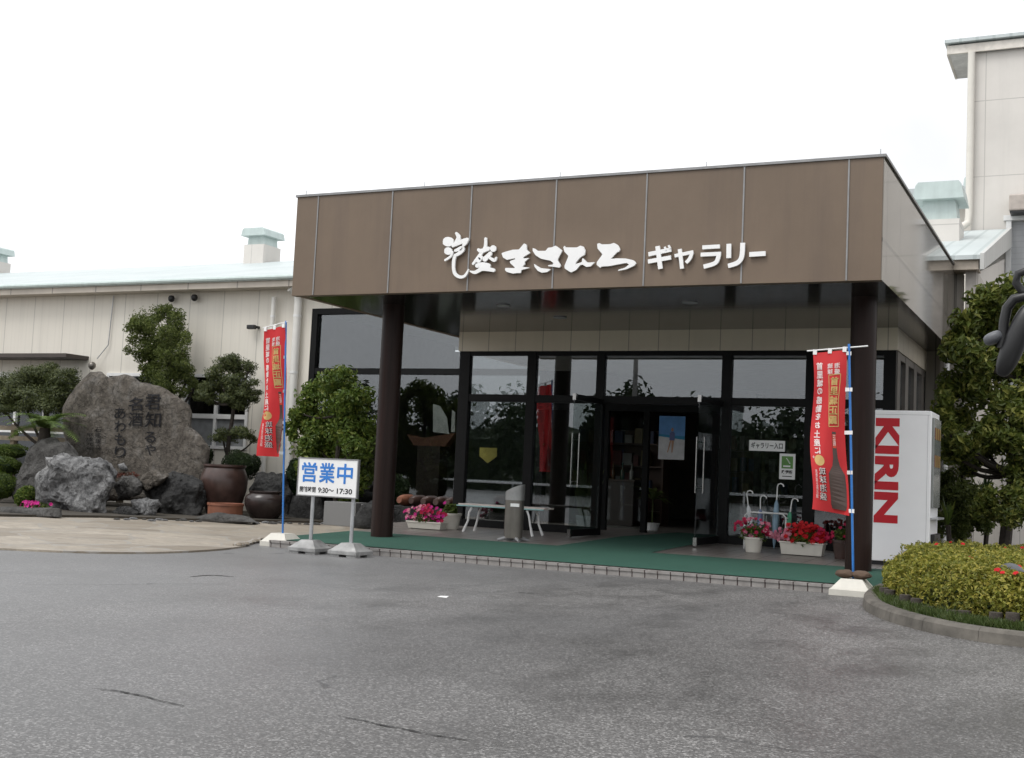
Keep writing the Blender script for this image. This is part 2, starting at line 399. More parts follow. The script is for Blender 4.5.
M['leaf_ball_dark'] = leafmat('dark clipped shrub leaf', (.014, .028, .009), (.03, .05, .015), (.045, .07, .02))
M['leaf_hedge'] = leafmat('hedge leaf', (.10, .12, .018), (.27, .27, .04), (.55, .46, .11))
M['leaf_tree'] = leafmat('broad leaf', (.045, .07, .014), (.13, .165, .03), (.36, .35, .09))
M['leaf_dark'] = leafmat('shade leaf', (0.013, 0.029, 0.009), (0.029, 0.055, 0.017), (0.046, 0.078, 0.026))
M['leaf_cycad'] = leafmat('cycad frond', (.07, .12, .025), (.13, .20, .045), (.20, .28, .07))
M['leaf_grass'] = leafmat('grass blade', (.04, .07, .015), (.08, .12, .03), (.13, .15, .05))
M['leaf_far'] = leafmat('far tree leaf', (.02, .035, .016), (.04, .065, .028), (.07, .10, .04))
def petal(name, a, b): return leafmat(name, a, b, None, .25, .6)
M['petal_magenta'] = petal('magenta petal', (.50, .01, .16), (.62, .03, .30))
M['petal_pink'] = petal('pink petal', (.66, .16, .26), (.72, .34, .42))
M['petal_red'] = petal('red petal', (.48, .006, .012), (.62, .012, .02))
M['petal_crimson'] = petal('crimson petal', (.40, .008, .05), (.55, .02, .09))

# ------------------------------------------------------------------ vegetation helpers
def leafquad(mb, p, d, size, rng, narrow=.45, bend=.25):
    n = Vector(d).normalized()
    t = n.cross(Vector((rng.uniform(-1, 1), rng.uniform(-1, 1), rng.uniform(-1, 1)))).normalized()
    if rng.random() < .5: n, t = (n + t * .9).normalized(), (t - n * .5).normalized()
    b = n.cross(t).normalized(); L = size * rng.uniform(.7, 1.3); wd = L * narrow
    a = p - t * L * .5; c = p + t * L * .5 - n * L * bend
    mb.quad(a, p + b * wd * .5 + n * L * .06, c, p - b * wd * .5 + n * L * .06)
def crown(mb, blobs, count, size, rng, narrow=.45, shell=.55, squash=1, up=0.0, dense=1.0):
    """leaves spread in the outer part of each (centre, radius) clump; radius may be a 3-vector"""
    wts = []
    for c, r in blobs:
        rr = r if isinstance(r, (int, float)) else (r[0] + r[1] + r[2]) / 3
        wts.append(rr ** 2)
    tot = sum(wts)
    for (c, r), wt in zip(blobs, wts):
        rv = Vector((r, r, r * squash)) if isinstance(r, (int, float)) else Vector(r)
        sub = []
        for _ in range(14):
            d = Vector((rng.gauss(0, 1), rng.gauss(0, 1), rng.gauss(0, 1))).normalized(); sub.append((d, rng.uniform(.75, 1.12)))
        for _ in range(max(8, int(count * dense * wt / tot))):
            d = Vector((rng.gauss(0, 1), rng.gauss(0, 1), rng.gauss(0, 1))).normalized()
            k = max(sub, key=lambda q: q[0].dot(d)); lump = k[1] * (.75 + .25 * k[0].dot(d))
            q = rng.uniform(shell, 1.0) * lump
            p = Vector(c) + Vector((d.x * rv.x, d.y * rv.y, d.z * rv.z)) * q
            dd = (d + Vector((0, 0, up))).normalized()
            leafquad(mb, p, dd, size, rng, narrow)
def core(mb, c, rv, rng, k=.72):
    bm = bmesh.new(); bmesh.ops.create_icosphere(bm, subdivisions=2, radius=1)
    o = rng.uniform(0, 99)
    for q in bm.verts:
        f = k * (1 + .25 * noise.noise(q.co * 1.7 + Vector((o, o, o)))); q.co = Vector(c) + Vector((q.co.x * rv[0], q.co.y * rv[1], q.co.z * rv[2])) * f
    mb.bm(bm); bm.free()
def pxblobs(lst, Y, jit, rng, ry=1.0, rz=1.0):
    out = []
    for u, v, r in lst:
        p = at(u, v, 1, Y + rng.uniform(-jit, jit)); k = r / ppm(p); out.append((p, (k, k * ry, k * rz)))
    return out
def blossoms(mb, pts, size, rng):
    for p, d in pts:
        d = Vector(d).normalized(); t = d.orthogonal().normalized(); b = d.cross(t); s = size * rng.uniform(.7, 1.2); a0 = rng.uniform(0, 6)
        n = len(mb.v); p = Vector(p); mb.v.append(tuple(p - d * s * .15))
        for k in range(10):
            a = a0 + k * math.pi / 5; r = s * (.55 if k % 2 == 0 else .40)
            mb.v.append(tuple(p + (t * math.cos(a) + b * math.sin(a)) * r + d * s * .08 * (k % 2)))
        for k in range(10): mb.face((n, n + 1 + k, n + 1 + (k + 1) % 10))

# ------------------------------------------------------------------ lettering helpers
def glyphs(s, bold=0.0):
    cu = bpy.data.curves.new('lettering', 'FONT'); cu.body = s; cu.size = 1; cu.offset = bold; cu.resolution_u = 4
    o = bpy.data.objects.new('lettering', cu); COL.objects.link(o)
    me = bpy.data.meshes.new_from_object(o.evaluated_get(bpy.context.evaluated_depsgraph_get()))
    v = [(p.co.x, p.co.y) for p in me.vertices]; f = [tuple(p.vertices) for p in me.polygons]
    bpy.data.objects.remove(o); bpy.data.curves.remove(cu); bpy.data.meshes.remove(me)
    return v, f
def put_text(mb, s, x0, y0, x1, y1, fn, bold=0.0, rot=0, flipx=False, fat=0, lift=None):
    """fit the writing into the rectangle (x0,y0)-(x1,y1) of a surface; fn maps surface (a,b) to a 3-D point"""
    v, f = glyphs(s, bold)
    if rot: v = [(y, -x) for x, y in v]           # a quarter turn clockwise
    xs = [p[0] for p in v]; ys = [p[1] for p in v]; ax, bx, ay, by = min(xs), max(xs), min(ys), max(ys)
    k = fat
    for dx, dy in (((0, 0),) if not fat else ((-k, -k), (k, -k), (k, k), (-k, k), (0, 0))):
        n = len(mb.v)
        for x, y in v:
            q = (x - ax) / (bx - ax); r = (y - ay) / max(by - ay, 1e-6)
            if flipx: q = 1 - q
            q = k + q * (1 - 2 * k) + dx; r = k + r * (1 - 2 * k) + dy
            mb.v.append(tuple(fn(x0 + q * (x1 - x0), y0 + r * (y1 - y0), lift) if lift is not None else fn(x0 + q * (x1 - x0), y0 + r * (y1 - y0))))
        for q in f: mb.face([n + i for i in q])
        if lift is not None: lift += .0006
def column_text(mb, s, xc, ytop, w, pitch, fn, bold=0.0, flipx=False, lean=0):
    fat, bold = bold, 0.0
    for i, ch in enumerate(s):
        k = .86 if ch in 'のをおに' else 1.0
        y1 = ytop - i * pitch; ww = w * k; h = pitch * .88 * k
        if ch == '。': put_text(mb, ch, xc - w * .45, y1 - h * .35, xc - w * .2, y1 - h * .05, fn, 0, flipx=flipx, fat=fat, lift=0)
        else: put_text(mb, ch, xc + lean * i - ww / 2, y1 - h, xc + lean * i + ww / 2, y1, fn, 0, flipx=flipx, fat=fat, lift=0)

# ================================================================== GROUND
g = MB(); g.quad((-300, -300, 0), (300, -300, 0), (300, 300, 0), (-300, 300, 0))
tag(g.build('parking_lot', M['asphalt'], base=(0, 0, 0)), kind='structure')
def smooth_curve(pts, n=6):
    P = [Vector(p) for p in pts]; out = []
    for i in range(len(P) - 1):
        a, b, c, d = P[max(i - 1, 0)], P[i], P[i + 1], P[min(i + 2, len(P) - 1)]
        for k in range(n):
            t = k / n; out.append(.5 * ((2 * b) + (c - a) * t + (2 * a - 5 * b + 4 * c - d) * t * t + (3 * b - a - 3 * c + d) * t ** 3))
    out.append(P[-1]); return out
front = [at(u, v, 2, 0) for u, v in ((-120, 546), (-60, 548), (0, 550), (70, 553), (140, 554), (200, 552), (240, 548), (262, 542), (300, 537.5), (330, 534))]
front = smooth_curve(front); 
for p in front: p.z = 0
g = MB(); pl = [(p.x, p.y, 0) for p in front] + [(-7.4, 2.5, 0), (-7.4, 7.45, 0), (-26, 7.45, 0), (-26, front[0].y, 0)]
g.prism(pl, (0, 0, .022)); tag(recalc(g.build('paving', M['flagstone'], base=(0, 0, 0))), kind='structure')
# planted garden bed behind the stones
back = [at(u, v, 2, .022) for u, v in ((-90, 515), (0, 517), (90, 518), (180, 521), (290, 523), (340, 524))]
g = MB(); g.prism([(p.x, p.y + .25, .0225) for p in back] + [(-10.3, 7.44, .0225), (-25.5, 7.44, .0225)], (0, 0, .04))
tag(recalc(g.build('garden_bed', M['soil'], base=(0, 0, 0))), kind='structure')
# entrance platform, gently rising to the doors
rr = random.Random(3)
X0, X1, YF, YW = -7.62, .30, -.55, 4.17
g = MB()
def slab(mb, x0, x1, y0, y1, lift=0.0):
    mb.quad((x0, y0, ramp(y0) + lift), (x1, y0, ramp(y0) + lift), (x1, y1, ramp(y1) + lift), (x0, y1, ramp(y1) + lift))
slab(g, X0 - .25, X1 + .2, YF + .14, 3.2); slab(g, X0 - .8, X1 + .2, 3.2, 4.17); slab(g, X0 - .8, X1 + .2, 4.17, 7.3)
g.quad((X0 - .25, YF + .14, 0), (X0 - .25, YF + .14, ramp(YF + .14)), (X0 - .25, 3.2, ramp(3.2)), (X0 - .25, 3.2, 0)); g.quad((X0 - .8, 3.2, 0), (X0 - .25, 3.2, 0), (X0 - .25, 3.2, ramp(3.2)), (X0 - .8, 3.2, ramp(3.2))); g.quad((X0 - .8, 7.3, 0), (X0 - .8, 3.2, 0), (X0 - .8, 3.2, ramp(3.2)), (X0 - .8, 7.3, ramp(7.3)))
g.quad((X1 + .2, YF, 0), (X1 + .2, 7.3, 0), (X1 + .2, 7.3, ramp(7.3)), (X1 + .2, YF, ramp(YF)))
tag(g.build('entrance_floor', M['floor_tile'], base=(0, 0, 0)), kind='structure')
g = MB(); g.box(X0, X1 + .19, YF, YF + .139, 0, Z0 - .003); g.box(X0, X1 + .19, YF - .012, YF + .10, Z0 - .026, Z0 + .003)

tag(g.build('entrance_step', M['nosing'], base=(0, 0, 0)), kind='structure')
g = MB(); slab(g, X0 - .2, X1 + .15, YF + .143, 1.72, .006); slab(g, -4.5, -3.15, 1.721, 3.2, .006); slab(g, -4.5, -3.15, 3.2, 4.17, .006); slab(g, -4.5, -3.15, 4.17, 7.0, .006)
tag(g.build('green_matting', M['carpet'], base=(0, 0, 0)), kind='structure')

# ================================================================== GALLERY BUILDING WITH CANOPY
W, ZS, ZT, D = 7.91, 3.41, 4.81, 7.2
gal = thing('gallery_building', 'low gallery entrance building with brown canopy fascia and black framed glass front', 'building', (-4, 4.17, 0))
g = MB(); g.box(-W, -.012, 0, .12, ZS, ZT - .02); fo = g.build('fascia', M['fascia'], gal)
g = MB(); g.box(-W - .02, .02, -.02, .16, ZT - .019, ZT + .012)
g.box(-W - .02, -W + .14, .161, D, ZT - .019, ZT + .012); g.box(-.12, .021, .161, D, ZT - .019, ZT + .012)
for k in range(7):
    x = -.384 - 1.195 * k; g.box(x - .009, x + .009, -.010, -.001, ZS + .004, ZT - .021)
g.build('fascia_trim', M['alu'], gal)
g = MB(); g.box(-.010, 0, .0, D, ZS, ZT - .02); g.build('side_cladding', M['fascia_side'], gal)
g = MB(); g.box(-W, -W + .1, .121, D, ZS + .01, ZT - .02); g.build('side_cladding', M['fascia'], gal)
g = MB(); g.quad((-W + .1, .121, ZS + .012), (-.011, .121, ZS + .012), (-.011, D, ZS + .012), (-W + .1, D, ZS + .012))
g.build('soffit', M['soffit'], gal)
g = MB(); g.quad((-W, .12, ZT - .05), (-.011, .12, ZT - .05), (-.011, D, ZT - .05), (-W, D, ZT - .05)); g.build('roof', M['concrete'], gal)
for u, v in ((690, 303), (503, 306), (560, 318)):
    p = at(u, v, 2, ZS); g = MB(); g.lathe([(.10, .0), (.10, .008), (.075, .0085), (.07, .011)], (p.x, p.y, ZS - .001)); g.smooth = True
    g.build('downlight', M['grey_metal'], gal)
# little bracket pins along the roof edge
for u in (307, 425, 560, 706, 880):
    p = at(u, 180, 1, .05); g = MB(); g.tube([(p.x, .05, ZT + .024), (p.x, .05, ZT + .085)], .006, 6); g.build('roof_pin', M['grey_metal'], gal)
# columns
for u, v in ((381.5, 536.8), (858, 570.8)):
    p = plat(u, v); g = MB(); g.smooth = True
    g.tube([(p.x, p.y, ramp(p.y)), (p.x, p.y, ZS + .012)], .155, 40); g.build('column', M['column'], gal)
# entrance wall
XL, XR = -7.47, -.45
ZF = .21
xs = [-7.47, -7.28, -6.22, -6.07, -5.01, -4.88, -2.98, -2.83, -1.72, -1.56, -.62, -.45]
g = MB(); g.box(XL - .02, XR + .02, YW - .04, YW + .12, 3.10, ZS + .011); g.build('tile_wall', M['tile_wall'], gal)
g = MB(); g.box(XR - .12, XR + .021, YW + .121, 8.2, 3.10, ZS + .011); g.build('tile_wall', M['tile_side'], gal)
g = MB(); g.box(XL - .02, XL + .1, YW + .121, 7.6, 3.10, ZS + .011); g.build('tile_wall', M['tile_side'], gal)
fr = MB()
for a, b in zip(xs[::2], xs[1::2]): fr.box(a, b, YW - .02, YW + .1, ZF, 3.099)
cells = [(xs[i], xs[i + 1]) for i in range(1, 11, 2)]
for i, (a, b) in enumerate(cells):
    fr.box(a + .001, b - .001, YW - .012, YW + .09, 2.27, 2.39); fr.box(a + .001, b - .001, YW - .012, YW + .09, 3.03, 3.0985)
    if i != 2: fr.box(a + .001, b - .001, YW - .012, YW + .09, ZF, .33)
fro = fr.build('window_frame', M['frame'], gal)
def pane(parent, mat, x0, x1, y, z0, z1, name='pane'):
    q = MB(); q.box(x0, x1, y, y + .008, z0, z1); return q.build(name, mat, parent)
for i, (a, b) in enumerate(cells):
    pane(fro, M['glass'], a + .002, b - .002, YW + .03, 2.391, 3.029)
    if i != 2: pane(fro, M['glass'], a + .002, b - .002, YW + .03, .331, 2.269)
# side wall of the entrance block, with its row of narrow windows
sf = MB(); ys = [YW + .11, 4.55, 5.05, 5.35, 5.95, 6.25, 6.85, 7.15, 7.75, 8.2]
for a, b in zip(ys[::2], ys[1::2]): sf.box(XR - .1, XR + .005, a, b, ZF, 3.099)
for a, b in zip(ys[1:-1:2], ys[2::2]):
    sf.box(XR - .09, XR, a + .001, b - .001, ZF, .9); sf.box(XR - .09, XR, a + .001, b - .001, 1.95, 2.07); sf.box(XR - .09, XR, a + .001, b - .001, 3.0, 3.0985)
sfo = sf.build('side_window_frame', [simple('brown grey window post', (.15, .135, .12), .5)], gal)
for a, b in zip(ys[1:-1:2], ys[2::2]):
    q = MB(); q.box(XR - .05, XR - .042, a + .002, b - .002, 2.071, 2.999); q.box(XR - .05, XR - .042, a + .002, b - .002, .901, 1.949); q.build('pane', M['glass'], sfo)
# doors: two glass leaves swung out
def leaf(hx, side):
    q = MB(); y1 = YW - .03; y0 = y1 - 1.10
    q.box(hx - .006, hx + .006, y0, y1, .32, 2.25); dl = q.build('door', M['doorglass'], gal)
    for za, zb2 in ((.215, .319), (2.251, 2.335)):
        q = MB(); q.box(hx - .022, hx + .022, y0 + .05, y1, za, zb2); q.build('door_rail', M['frame'], dl)
        q = MB(); q.box(hx - .026, hx + .026, y0, y0 + .049, za - .008, zb2 + .006); q.build('rail_cap', M['chrome'], dl)
    for s in (-1, 1):
        q = MB(); q.smooth = True; x = hx + s * .055
        q.tube([(x, y0 + .12, .95), (x, y0 + .12, 1.75)], .0095, 10)
        for z in (1.03, 1.67): q.tube([(hx + s * .006, y0 + .12, z), (x, y0 + .12, z)], .009, 8)
        q.build('handle', M['chrome'], dl)
leaf(-4.90, -1); leaf(-2.97, 1)
# inner vestibule frame and the room behind
vf = MB()
for x in (-5.6, -4.86, -2.92, -2.2): vf.box(x - .05, x + .05, 6.15, 6.25, ZF, 2.6)
vf.box(-7.0, -1.6, 6.14, 6.26, 2.28, 2.42); vo = vf.build('inner_frame', M['frame'], gal)
pane(vo, M['doorglass'], -5.549, -4.911, 6.19, ZF + .05, 2.279); pane(vo, M['doorglass'], -2.869, -2.251, 6.19, ZF + .05, 2.279)
g = MB(); g.box(-13.3, -.60, 15.0, 15.2, 0, 4.5); g.box(-7.40, -7.36, 7.72, 15, 0, 4.5); g.box(-13.52, -13.501, 7.72, 15, 3.4, 4.5); g.box(-.60, -.552, 4.3, 15, 0, 3.08); g.box(-13.5, -13.3, 7.9, 15, 0, 3.4); g.build('inner_wall', M['darkroom'], gal)
g = MB(); g.quad((-7.36, 7.45, 3.36), (-.6, 7.45, 3.36), (-.6, 15, 3.36), (-7.36, 15, 3.36)); g.quad((-13.5, 7.56, 4.45), (-7.36, 7.56, 4.45), (-7.36, 15, 4.45), (-13.5, 15, 4.45)); g.quad((-7.3, 4.3, 3.09), (-.6, 4.3, 3.09), (-.6, 7.449, 3.09), (-7.3, 7.449, 3.09)); g.build('inner_ceiling', M['ceil'], gal)
g = MB(); g.quad((-13.3, 7.301, ZF), (-.6, 7.301, ZF), (-.6, 15, ZF), (-13.3, 15, ZF)); g.build('inner_floor', M['infloor'], gal)

# ------------------------------------------------------------------ brush lettering on the fascia
sg = thing('fascia_lettering', 'raised white brush script and block lettering along the brown fascia', 'sign', (-4.2, -.02, 3.9))
def px(z, X, Y):
    o, s = z; return at(o[0] + X / s, o[1] + Y / s, 1, -.018)
ZA, ZB, ZC, ZD = ((438, 228), 13.54), ((498, 236), 12.8), ((560, 236), 12.8), ((640, 150), 5.055)
def stroke(mb, z, pts, y, cap=True):
    """a tapering brush stroke: points (X, Y, half width) in the survey zoom"""
    P = [(px(z, a, b), w_ / z[1] / 86.0) for a, b, w_ in pts]
    C = smooth_curve([(p.x, p.z, r) for p, r in P], 5) if len(P) > 2 else [Vector((p.x, p.z, r)) for p, r in P]
    left, right = [], []
    for i, c in enumerate(C):
        t = C[min(i + 1, len(C) - 1)] - C[max(i - 1, 0)]; l = math.hypot(t.x, t.y) or 1; nx, nz = -t.y / l, t.x / l
        left.append((c.x + nx * c.z, c.y + nz * c.z)); right.append((c.x - nx * c.z, c.y - nz * c.z))
    for i in range(len(C) - 1):
        q = [left[i], left[i + 1], right[i + 1], right[i]]
        mb.prism([(a, y, b) for a, b in q], (0, .026, 0))
    if cap:
        for c in (C[0], C[-1]):
            mb.prism([(c.x + c.z * math.cos(k * math.pi / 7), y - .0007, c.y + c.z * math.sin(k * math.pi / 7)) for k in range(14)], (0, .026, 0))
def outline(mb, z, pts, y=-.045):
    P = [px(z, a, b) for a, b in pts]
    C = []
    for i in range(len(P)):                      # round the corners a little
        a, b, c = P[i - 1], P[i], P[(i + 1) % len(P)]
        C += [b.lerp(a, .22), b.lerp((a + c) / 2, .06), b.lerp(c, .22)]
    mb.prism([(p.x, y, p.z) for p in C], (0, .026, 0))
g = MB(); yy = [-.045]
def S(*pts):
    stroke(g, ZA, pts, yy[0]); yy[0] -= .0017

for cx_, cy_, ra, rb in ((150, 190, 72, 66), (150, 316, 52, 52)):
    outline(g, ZA, [(cx_ + ra * math.cos(k * .5236) * (1 + .06 * (k % 3)), cy_ + rb * math.sin(k * .5236)) for k in range(12)], yy[0]); yy[0] -= .0017
S((208, 330, 18), (185, 388, 18), (112, 440, 17)); S((262, 78, 20), (292, 130, 33), (265, 205, 40), (215, 250, 20))
S((228, 240, 25), (330, 192, 33), (408, 165, 30)); S((405, 170, 30), (385, 205, 32), (362, 238, 22))
S((252, 312, 20), (335, 280, 34), (345, 305, 34), (300, 350, 28), (250, 380, 22))
S((250, 375, 24), (230, 450, 26), (228, 560, 25), (250, 630, 25), (310, 668, 24), (370, 660, 21), (410, 610, 17), (428, 568, 9))
g.build('brush_character', M['lettering'], sg)
g = MB(); yy = [-.045]
S((656, 150, 21), (650, 260, 26), (600, 340, 26), (535, 425, 23), (487, 488, 19)); S((560, 300, 23), (600, 315, 32), (690, 285, 32))
outline(g, ZA, [(760 + 42 * math.cos(k * .6283), 284 + 46 * math.sin(k * .6283)) for k in range(10)], yy[0] - .001); S((720, 352, 32), (650, 425, 40)); S((590, 405, 36), (560, 440, 42)); S((700, 400, 16), (775, 442, 26), (802, 408, 15))
S((545, 515, 32), (620, 505, 40), (700, 515, 33)); S((455, 592, 11), (520, 606, 26), (610, 560, 32), (690, 562, 32), (768, 578, 27))
g.build('brush_character', M['lettering'], sg)
for z, polys in ((ZB, [[(55, 225), (110, 205), (200, 180), (280, 178), (345, 98), (378, 120), (378, 180), (425, 220), (340, 270), (330, 292), (412, 285), (350, 335), (355, 365), (320, 398), (425, 410), (310, 440), (300, 480), (250, 478), (200, 485), (125, 465), (100, 440), (105, 412), (230, 415), (215, 395), (165, 350), (165, 325), (235, 300), (225, 288), (125, 310), (75, 280)]]),
                 (ZB, [[(455, 160), (480, 165), (520, 195), (620, 195), (650, 155), (700, 150), (750, 128), (835, 190), (770, 310), (815, 380), (800, 410), (735, 400), (650, 390), (655, 378), (715, 370), (720, 350), (680, 320), (560, 295), (490, 250), (455, 195)],
                       [(470, 360), (500, 380), (560, 415), (690, 430), (640, 465), (570, 475), (520, 450), (480, 400)]]),
                 (ZC, [[(70, 130), (80, 150), (225, 152), (270, 128), (310, 140), (335, 190), (325, 245), (270, 275), (215, 340), (205, 365), (290, 340), (295, 290), (310, 292), (360, 345), (460, 338), (400, 395), (345, 400), (300, 370), (270, 375), (215, 440), (150, 472), (70, 420), (68, 385), (120, 260), (70, 210), (52, 150)]]),
                 (ZC, [[(485, 105), (515, 95), (545, 112), (650, 110), (700, 92), (750, 120), (780, 175), (765, 205), (740, 210), (655, 300), (720, 290), (850, 292), (950, 315), (985, 350), (960, 385), (860, 430), (750, 452), (760, 435), (840, 410), (895, 370), (860, 348), (740, 370), (640, 390), (540, 395), (525, 412), (480, 375), (480, 340), (555, 240), (490, 165)]])):
    g = MB()
    for p in polys: outline(g, z, p)
    recalc(g.build('brush_character', M['lettering'], sg))
for chars in ([[(46, 529, 11), (160, 505, 11)], [(44, 566, 11), (160, 545, 11)], [(92, 488, 12), (107, 603, 12)], [(128, 492, 5), (136, 508, 5)], [(148, 484, 5), (157, 500, 5)]],
              [[(178, 537, 9), (272, 517, 9)], [(266, 520, 9), (255, 550, 9), (236, 572, 9)], [(204, 503, 10), (216, 602, 10)]],
              [[(318, 494, 10), (406, 489, 10)], [(310, 531, 10), (412, 526, 10)], [(402, 530, 11), (385, 572, 11), (325, 592, 11)]],
              [[(452, 476, 12), (451, 548, 12)], [(522, 471, 12), (517, 540, 12), (495, 572, 12), (448, 588, 11)]],
              [[(555, 530, 12), (637, 525, 12)]]):
    g = MB(); y = -.045
    for st in chars: stroke(g, ZD, st, y, False); y -= .0017
    g.build('block_character', M['lettering'], sg)

# ================================================================== FACTORY BUILDING ON THE LEFT
YB = 7.5
fac = thing('factory_building', 'long cream sided factory hall with pale green ribbed roof, left of the gallery', 'building', (-20, YB, 0))
ez = 4.82
wx0, wx1, wz1 = at(314, 309, 1, YB).x, -7.36, at(314, 309, 1, YB).z
sl0, sl1, sz0, sz1 = at(187, 374, 1, YB).x, at(251, 374, 1, YB).x, at(195, 448, 1, YB).z, at(187, 374, 1, YB).z
b0, b1, bz0 = at(108, 373, 1, YB).x, at(165, 373, 1, YB).x, at(110, 373, 1, YB).z
e1 = at(80, 356, 1, YB).x
g = MB()
xL, xRr = -34, wx1
def wall(x0, x1, z0, z1): g.box(x0, x1, YB, YB + .2, z0, z1)
ezw = ez - .001
wall(wx0, xRr, wz1, ezw); wall(sl1, wx0, 0, ezw); wall(sl0, sl1, 0, sz0); wall(sl0, sl1, sz1, ezw); wall(b1, sl0, 0, ezw); wall(b0, b1, bz0, ezw); wall(b0, b1, 0, .9)
wall(e1, b0, 0, ezw); wall(-29, e1, 3.0, ezw); wall(-34, -29, 0, ezw)
g.build('wall', M['siding'], fac)
g = MB(); g.box(-34, -7.3, YB + 12, YB + 12.2, 0, ez); g.box(-34, -33.8, YB + .21, YB + 12, 0, ez); g.box(-16, -13.51, YB + 5, YB + 5.1, 0, ez); g.box(-16.05, -16.0, YB + .21, YB + 5, 0, ez); g.build('inner_wall', M['darkroom'], fac)
g = MB(); g.box(-34.3, -W - .05, YB - .40, YB - .36, ez, ez + .20); g.box(-34.3, -W - .05, YB - .36, YB + .21, ez, ez + .04)
fm = gridpanel('aged eave board', (.50, .45, .39), 1.35, 40, .03, .6, dark=.5, var=.15); g.build('eave_board', fm, fac)
g = MB(); rz = 5.62 + 1.15
g.prism([(-34.4, YB - .45, ez + .201), (-34.4, YB + 6.5, rz), (-34.4, YB + 12.5, ez + .2), (-34.4, YB + 12.5, ez + .1), (-34.4, YB + 6.5, rz - .1), (-34.4, YB - .45, ez + .13)], (34.4 - 7.0, 0, 0))
g.build('roof', M['roof'], fac)
# ridge rolls of the roof edge
g = MB(); g.smooth = True; g.tube([(-34.4, YB - .46, ez + .19), (-7.0, YB - .46, ez + .19)], .05, 8); g.build('gutter', M['mint'], fac)
# left big window
g = MB(); t_ = .14
g.box(wx0, wx0 + t_, YB - .06, YB + .12, .1, wz1 - .001); g.box(wx0 + t_, wx1, YB - .06, YB + .12, wz1 - .12, wz1 - .001); g.box(wx1 - t_, wx1, YB - .06, YB + .12, .1, wz1 - .121)
mz = at(312, 371, 1, YB).z; g.box(wx0 + t_, wx1 - t_ - .001, YB - .05, YB + .1, mz - .06, mz + .06); g.box(wx0 + t_, wx1 - t_ - .001, YB - .05, YB + .1, .1, .3)
wf = g.build('window_frame', M['frame'], fac)
pane(wf, M['glass'], wx0 + t_ + .001, wx1 - t_ - .002, YB + .02, mz + .061, wz1 - .121); pane(wf, M['glass'], wx0 + t_ + .001, wx1 - t_ - .002, YB + .02, .301, mz - .061)
# white sliding window
g = MB(); f = .07
g.box(sl0, sl1, YB - .04, YB + .1, sz0, sz0 + f); g.box(sl0, sl1, YB - .04, YB + .1, sz1 - f, sz1); 
for x in (sl0, (sl0 + sl1) / 2 - f / 2, sl1 - f): g.box(x, x + f, YB - .035, YB + .09, sz0 + f, sz1 - f)
zm = at(200, 416, 1, YB).z
for xa, xb in ((sl0 + f, (sl0 + sl1) / 2 - f / 2), ((sl0 + sl1) / 2 + f / 2, sl1 - f)): g.box(xa + .001, xb - .001, YB - .03, YB + .08, zm - .05, zm + .05)
wf = g.build('window_frame', M['sill_white'], fac)
pane(wf, simple('grey reflection pane', (.22, .23, .235), .25), sl0 + f, sl1 - f, YB + .02, sz0 + f, zm - .05); pane(wf, M['roomglass'], sl0 + f, sl1 - f, YB + .02, zm + .05, sz1 - f)  # lower panes opaque grey, their reflection painted in as colour
g = MB(); g.box(b0, b1, YB - .04, YB + .1, bz0 - .07, bz0); g.box(b0, b0 + .07, YB - .035, YB + .09, .9, bz0 - .07); g.box(b1 - .07, b1, YB - .035, YB + .09, .9, bz0 - .07)
wf = g.build('window_frame', M['sill_white'], fac); pane(wf, M['roomglass'], b0 + .07, b1 - .07, YB + .02, .9, bz0 - .07)
# recessed entrance front under a dark flat canopy
g = MB(); g.box(-29, e1 + .28, YB - .7, YB - .002, 3.29, 3.38); g.build('door_canopy', simple('dark brown metal', (.05, .038, .032), .5), fac)
g = MB(); x = e1
g.box(-29, e1, YB - .03, YB + .1, 2.86, 2.999)
xs2 = [e1 - .1]; 
while x > -28.5: g.box(x - .08, x, YB - .03, YB + .1, 0, 2.859); x -= .95
g.box(-29, e1, YB - .02, YB + .09, 1.55, 1.66); g.box(-29, e1, YB - .02, YB + .09, .62, .74)
wf = g.build('entrance_frame', M['sill_white'], fac); pane(wf, M['roomglass'], -29, e1, YB + .04, .1, 2.86)
# pipes, lamps and a camera on the wall
for u, r in ((296.5, .085), (272, .05)):
    p = at(u, 330, 1, YB - .12); g = MB(); g.smooth = True
    pts = [(p.x, YB - .12, .1), (p.x, YB - .12, ez - (.3 if u > 280 else .18))]
    if u > 280: pts += [(p.x - .02, YB - .14, ez - .12), (p.x - .1, YB - .3, ez - .02)]
    g.tube(pts, r, 14); pp = g.build('downpipe', simple('grey white pipe', (.68, .67, .63), .5, var=.03), fac)
    for z in (1.4, 3.0, 4.2): g = MB(); g.smooth = True; g.tube([(p.x, YB - .12, z), (p.x, YB - .12, z + .05)], r + .006, 14); g.build('pipe_clip', M['sill_white'], pp)
for u, v in ((172, 299), (195, 298)):
    p = at(u, v, 1, YB - .1); g = MB(); g.smooth = True
    g.lathe([(.02, .08), (.05, .07), (.075, .02), (.065, -.04), (.03, -.07), (.0, -.075)], (p.x, YB - .12, p.z), 16); g.build('floodlight', M['rubber'], fac)
p = at(253, 327, 1, YB - .15); g = MB(); g.box(p.x - .14, p.x + .06, YB - .2, YB - .1, p.z - .045, p.z + .045, .015); g.box(p.x + .02, p.x + .07, YB - .099, YB, p.z - .02, p.z + .03); g.build('security_camera', M['rubber'], fac)
p = at(92, 366, 1, YB - .2); g = MB(); g.smooth = True
g.lathe([(.01, .10), (.06, .08), (.085, .04), (.085, -.02), (.05, -.07), (.02, -.09)], (p.x, YB - .2, p.z), 20); lp = g.build('wall_lamp', M['steel'], fac)
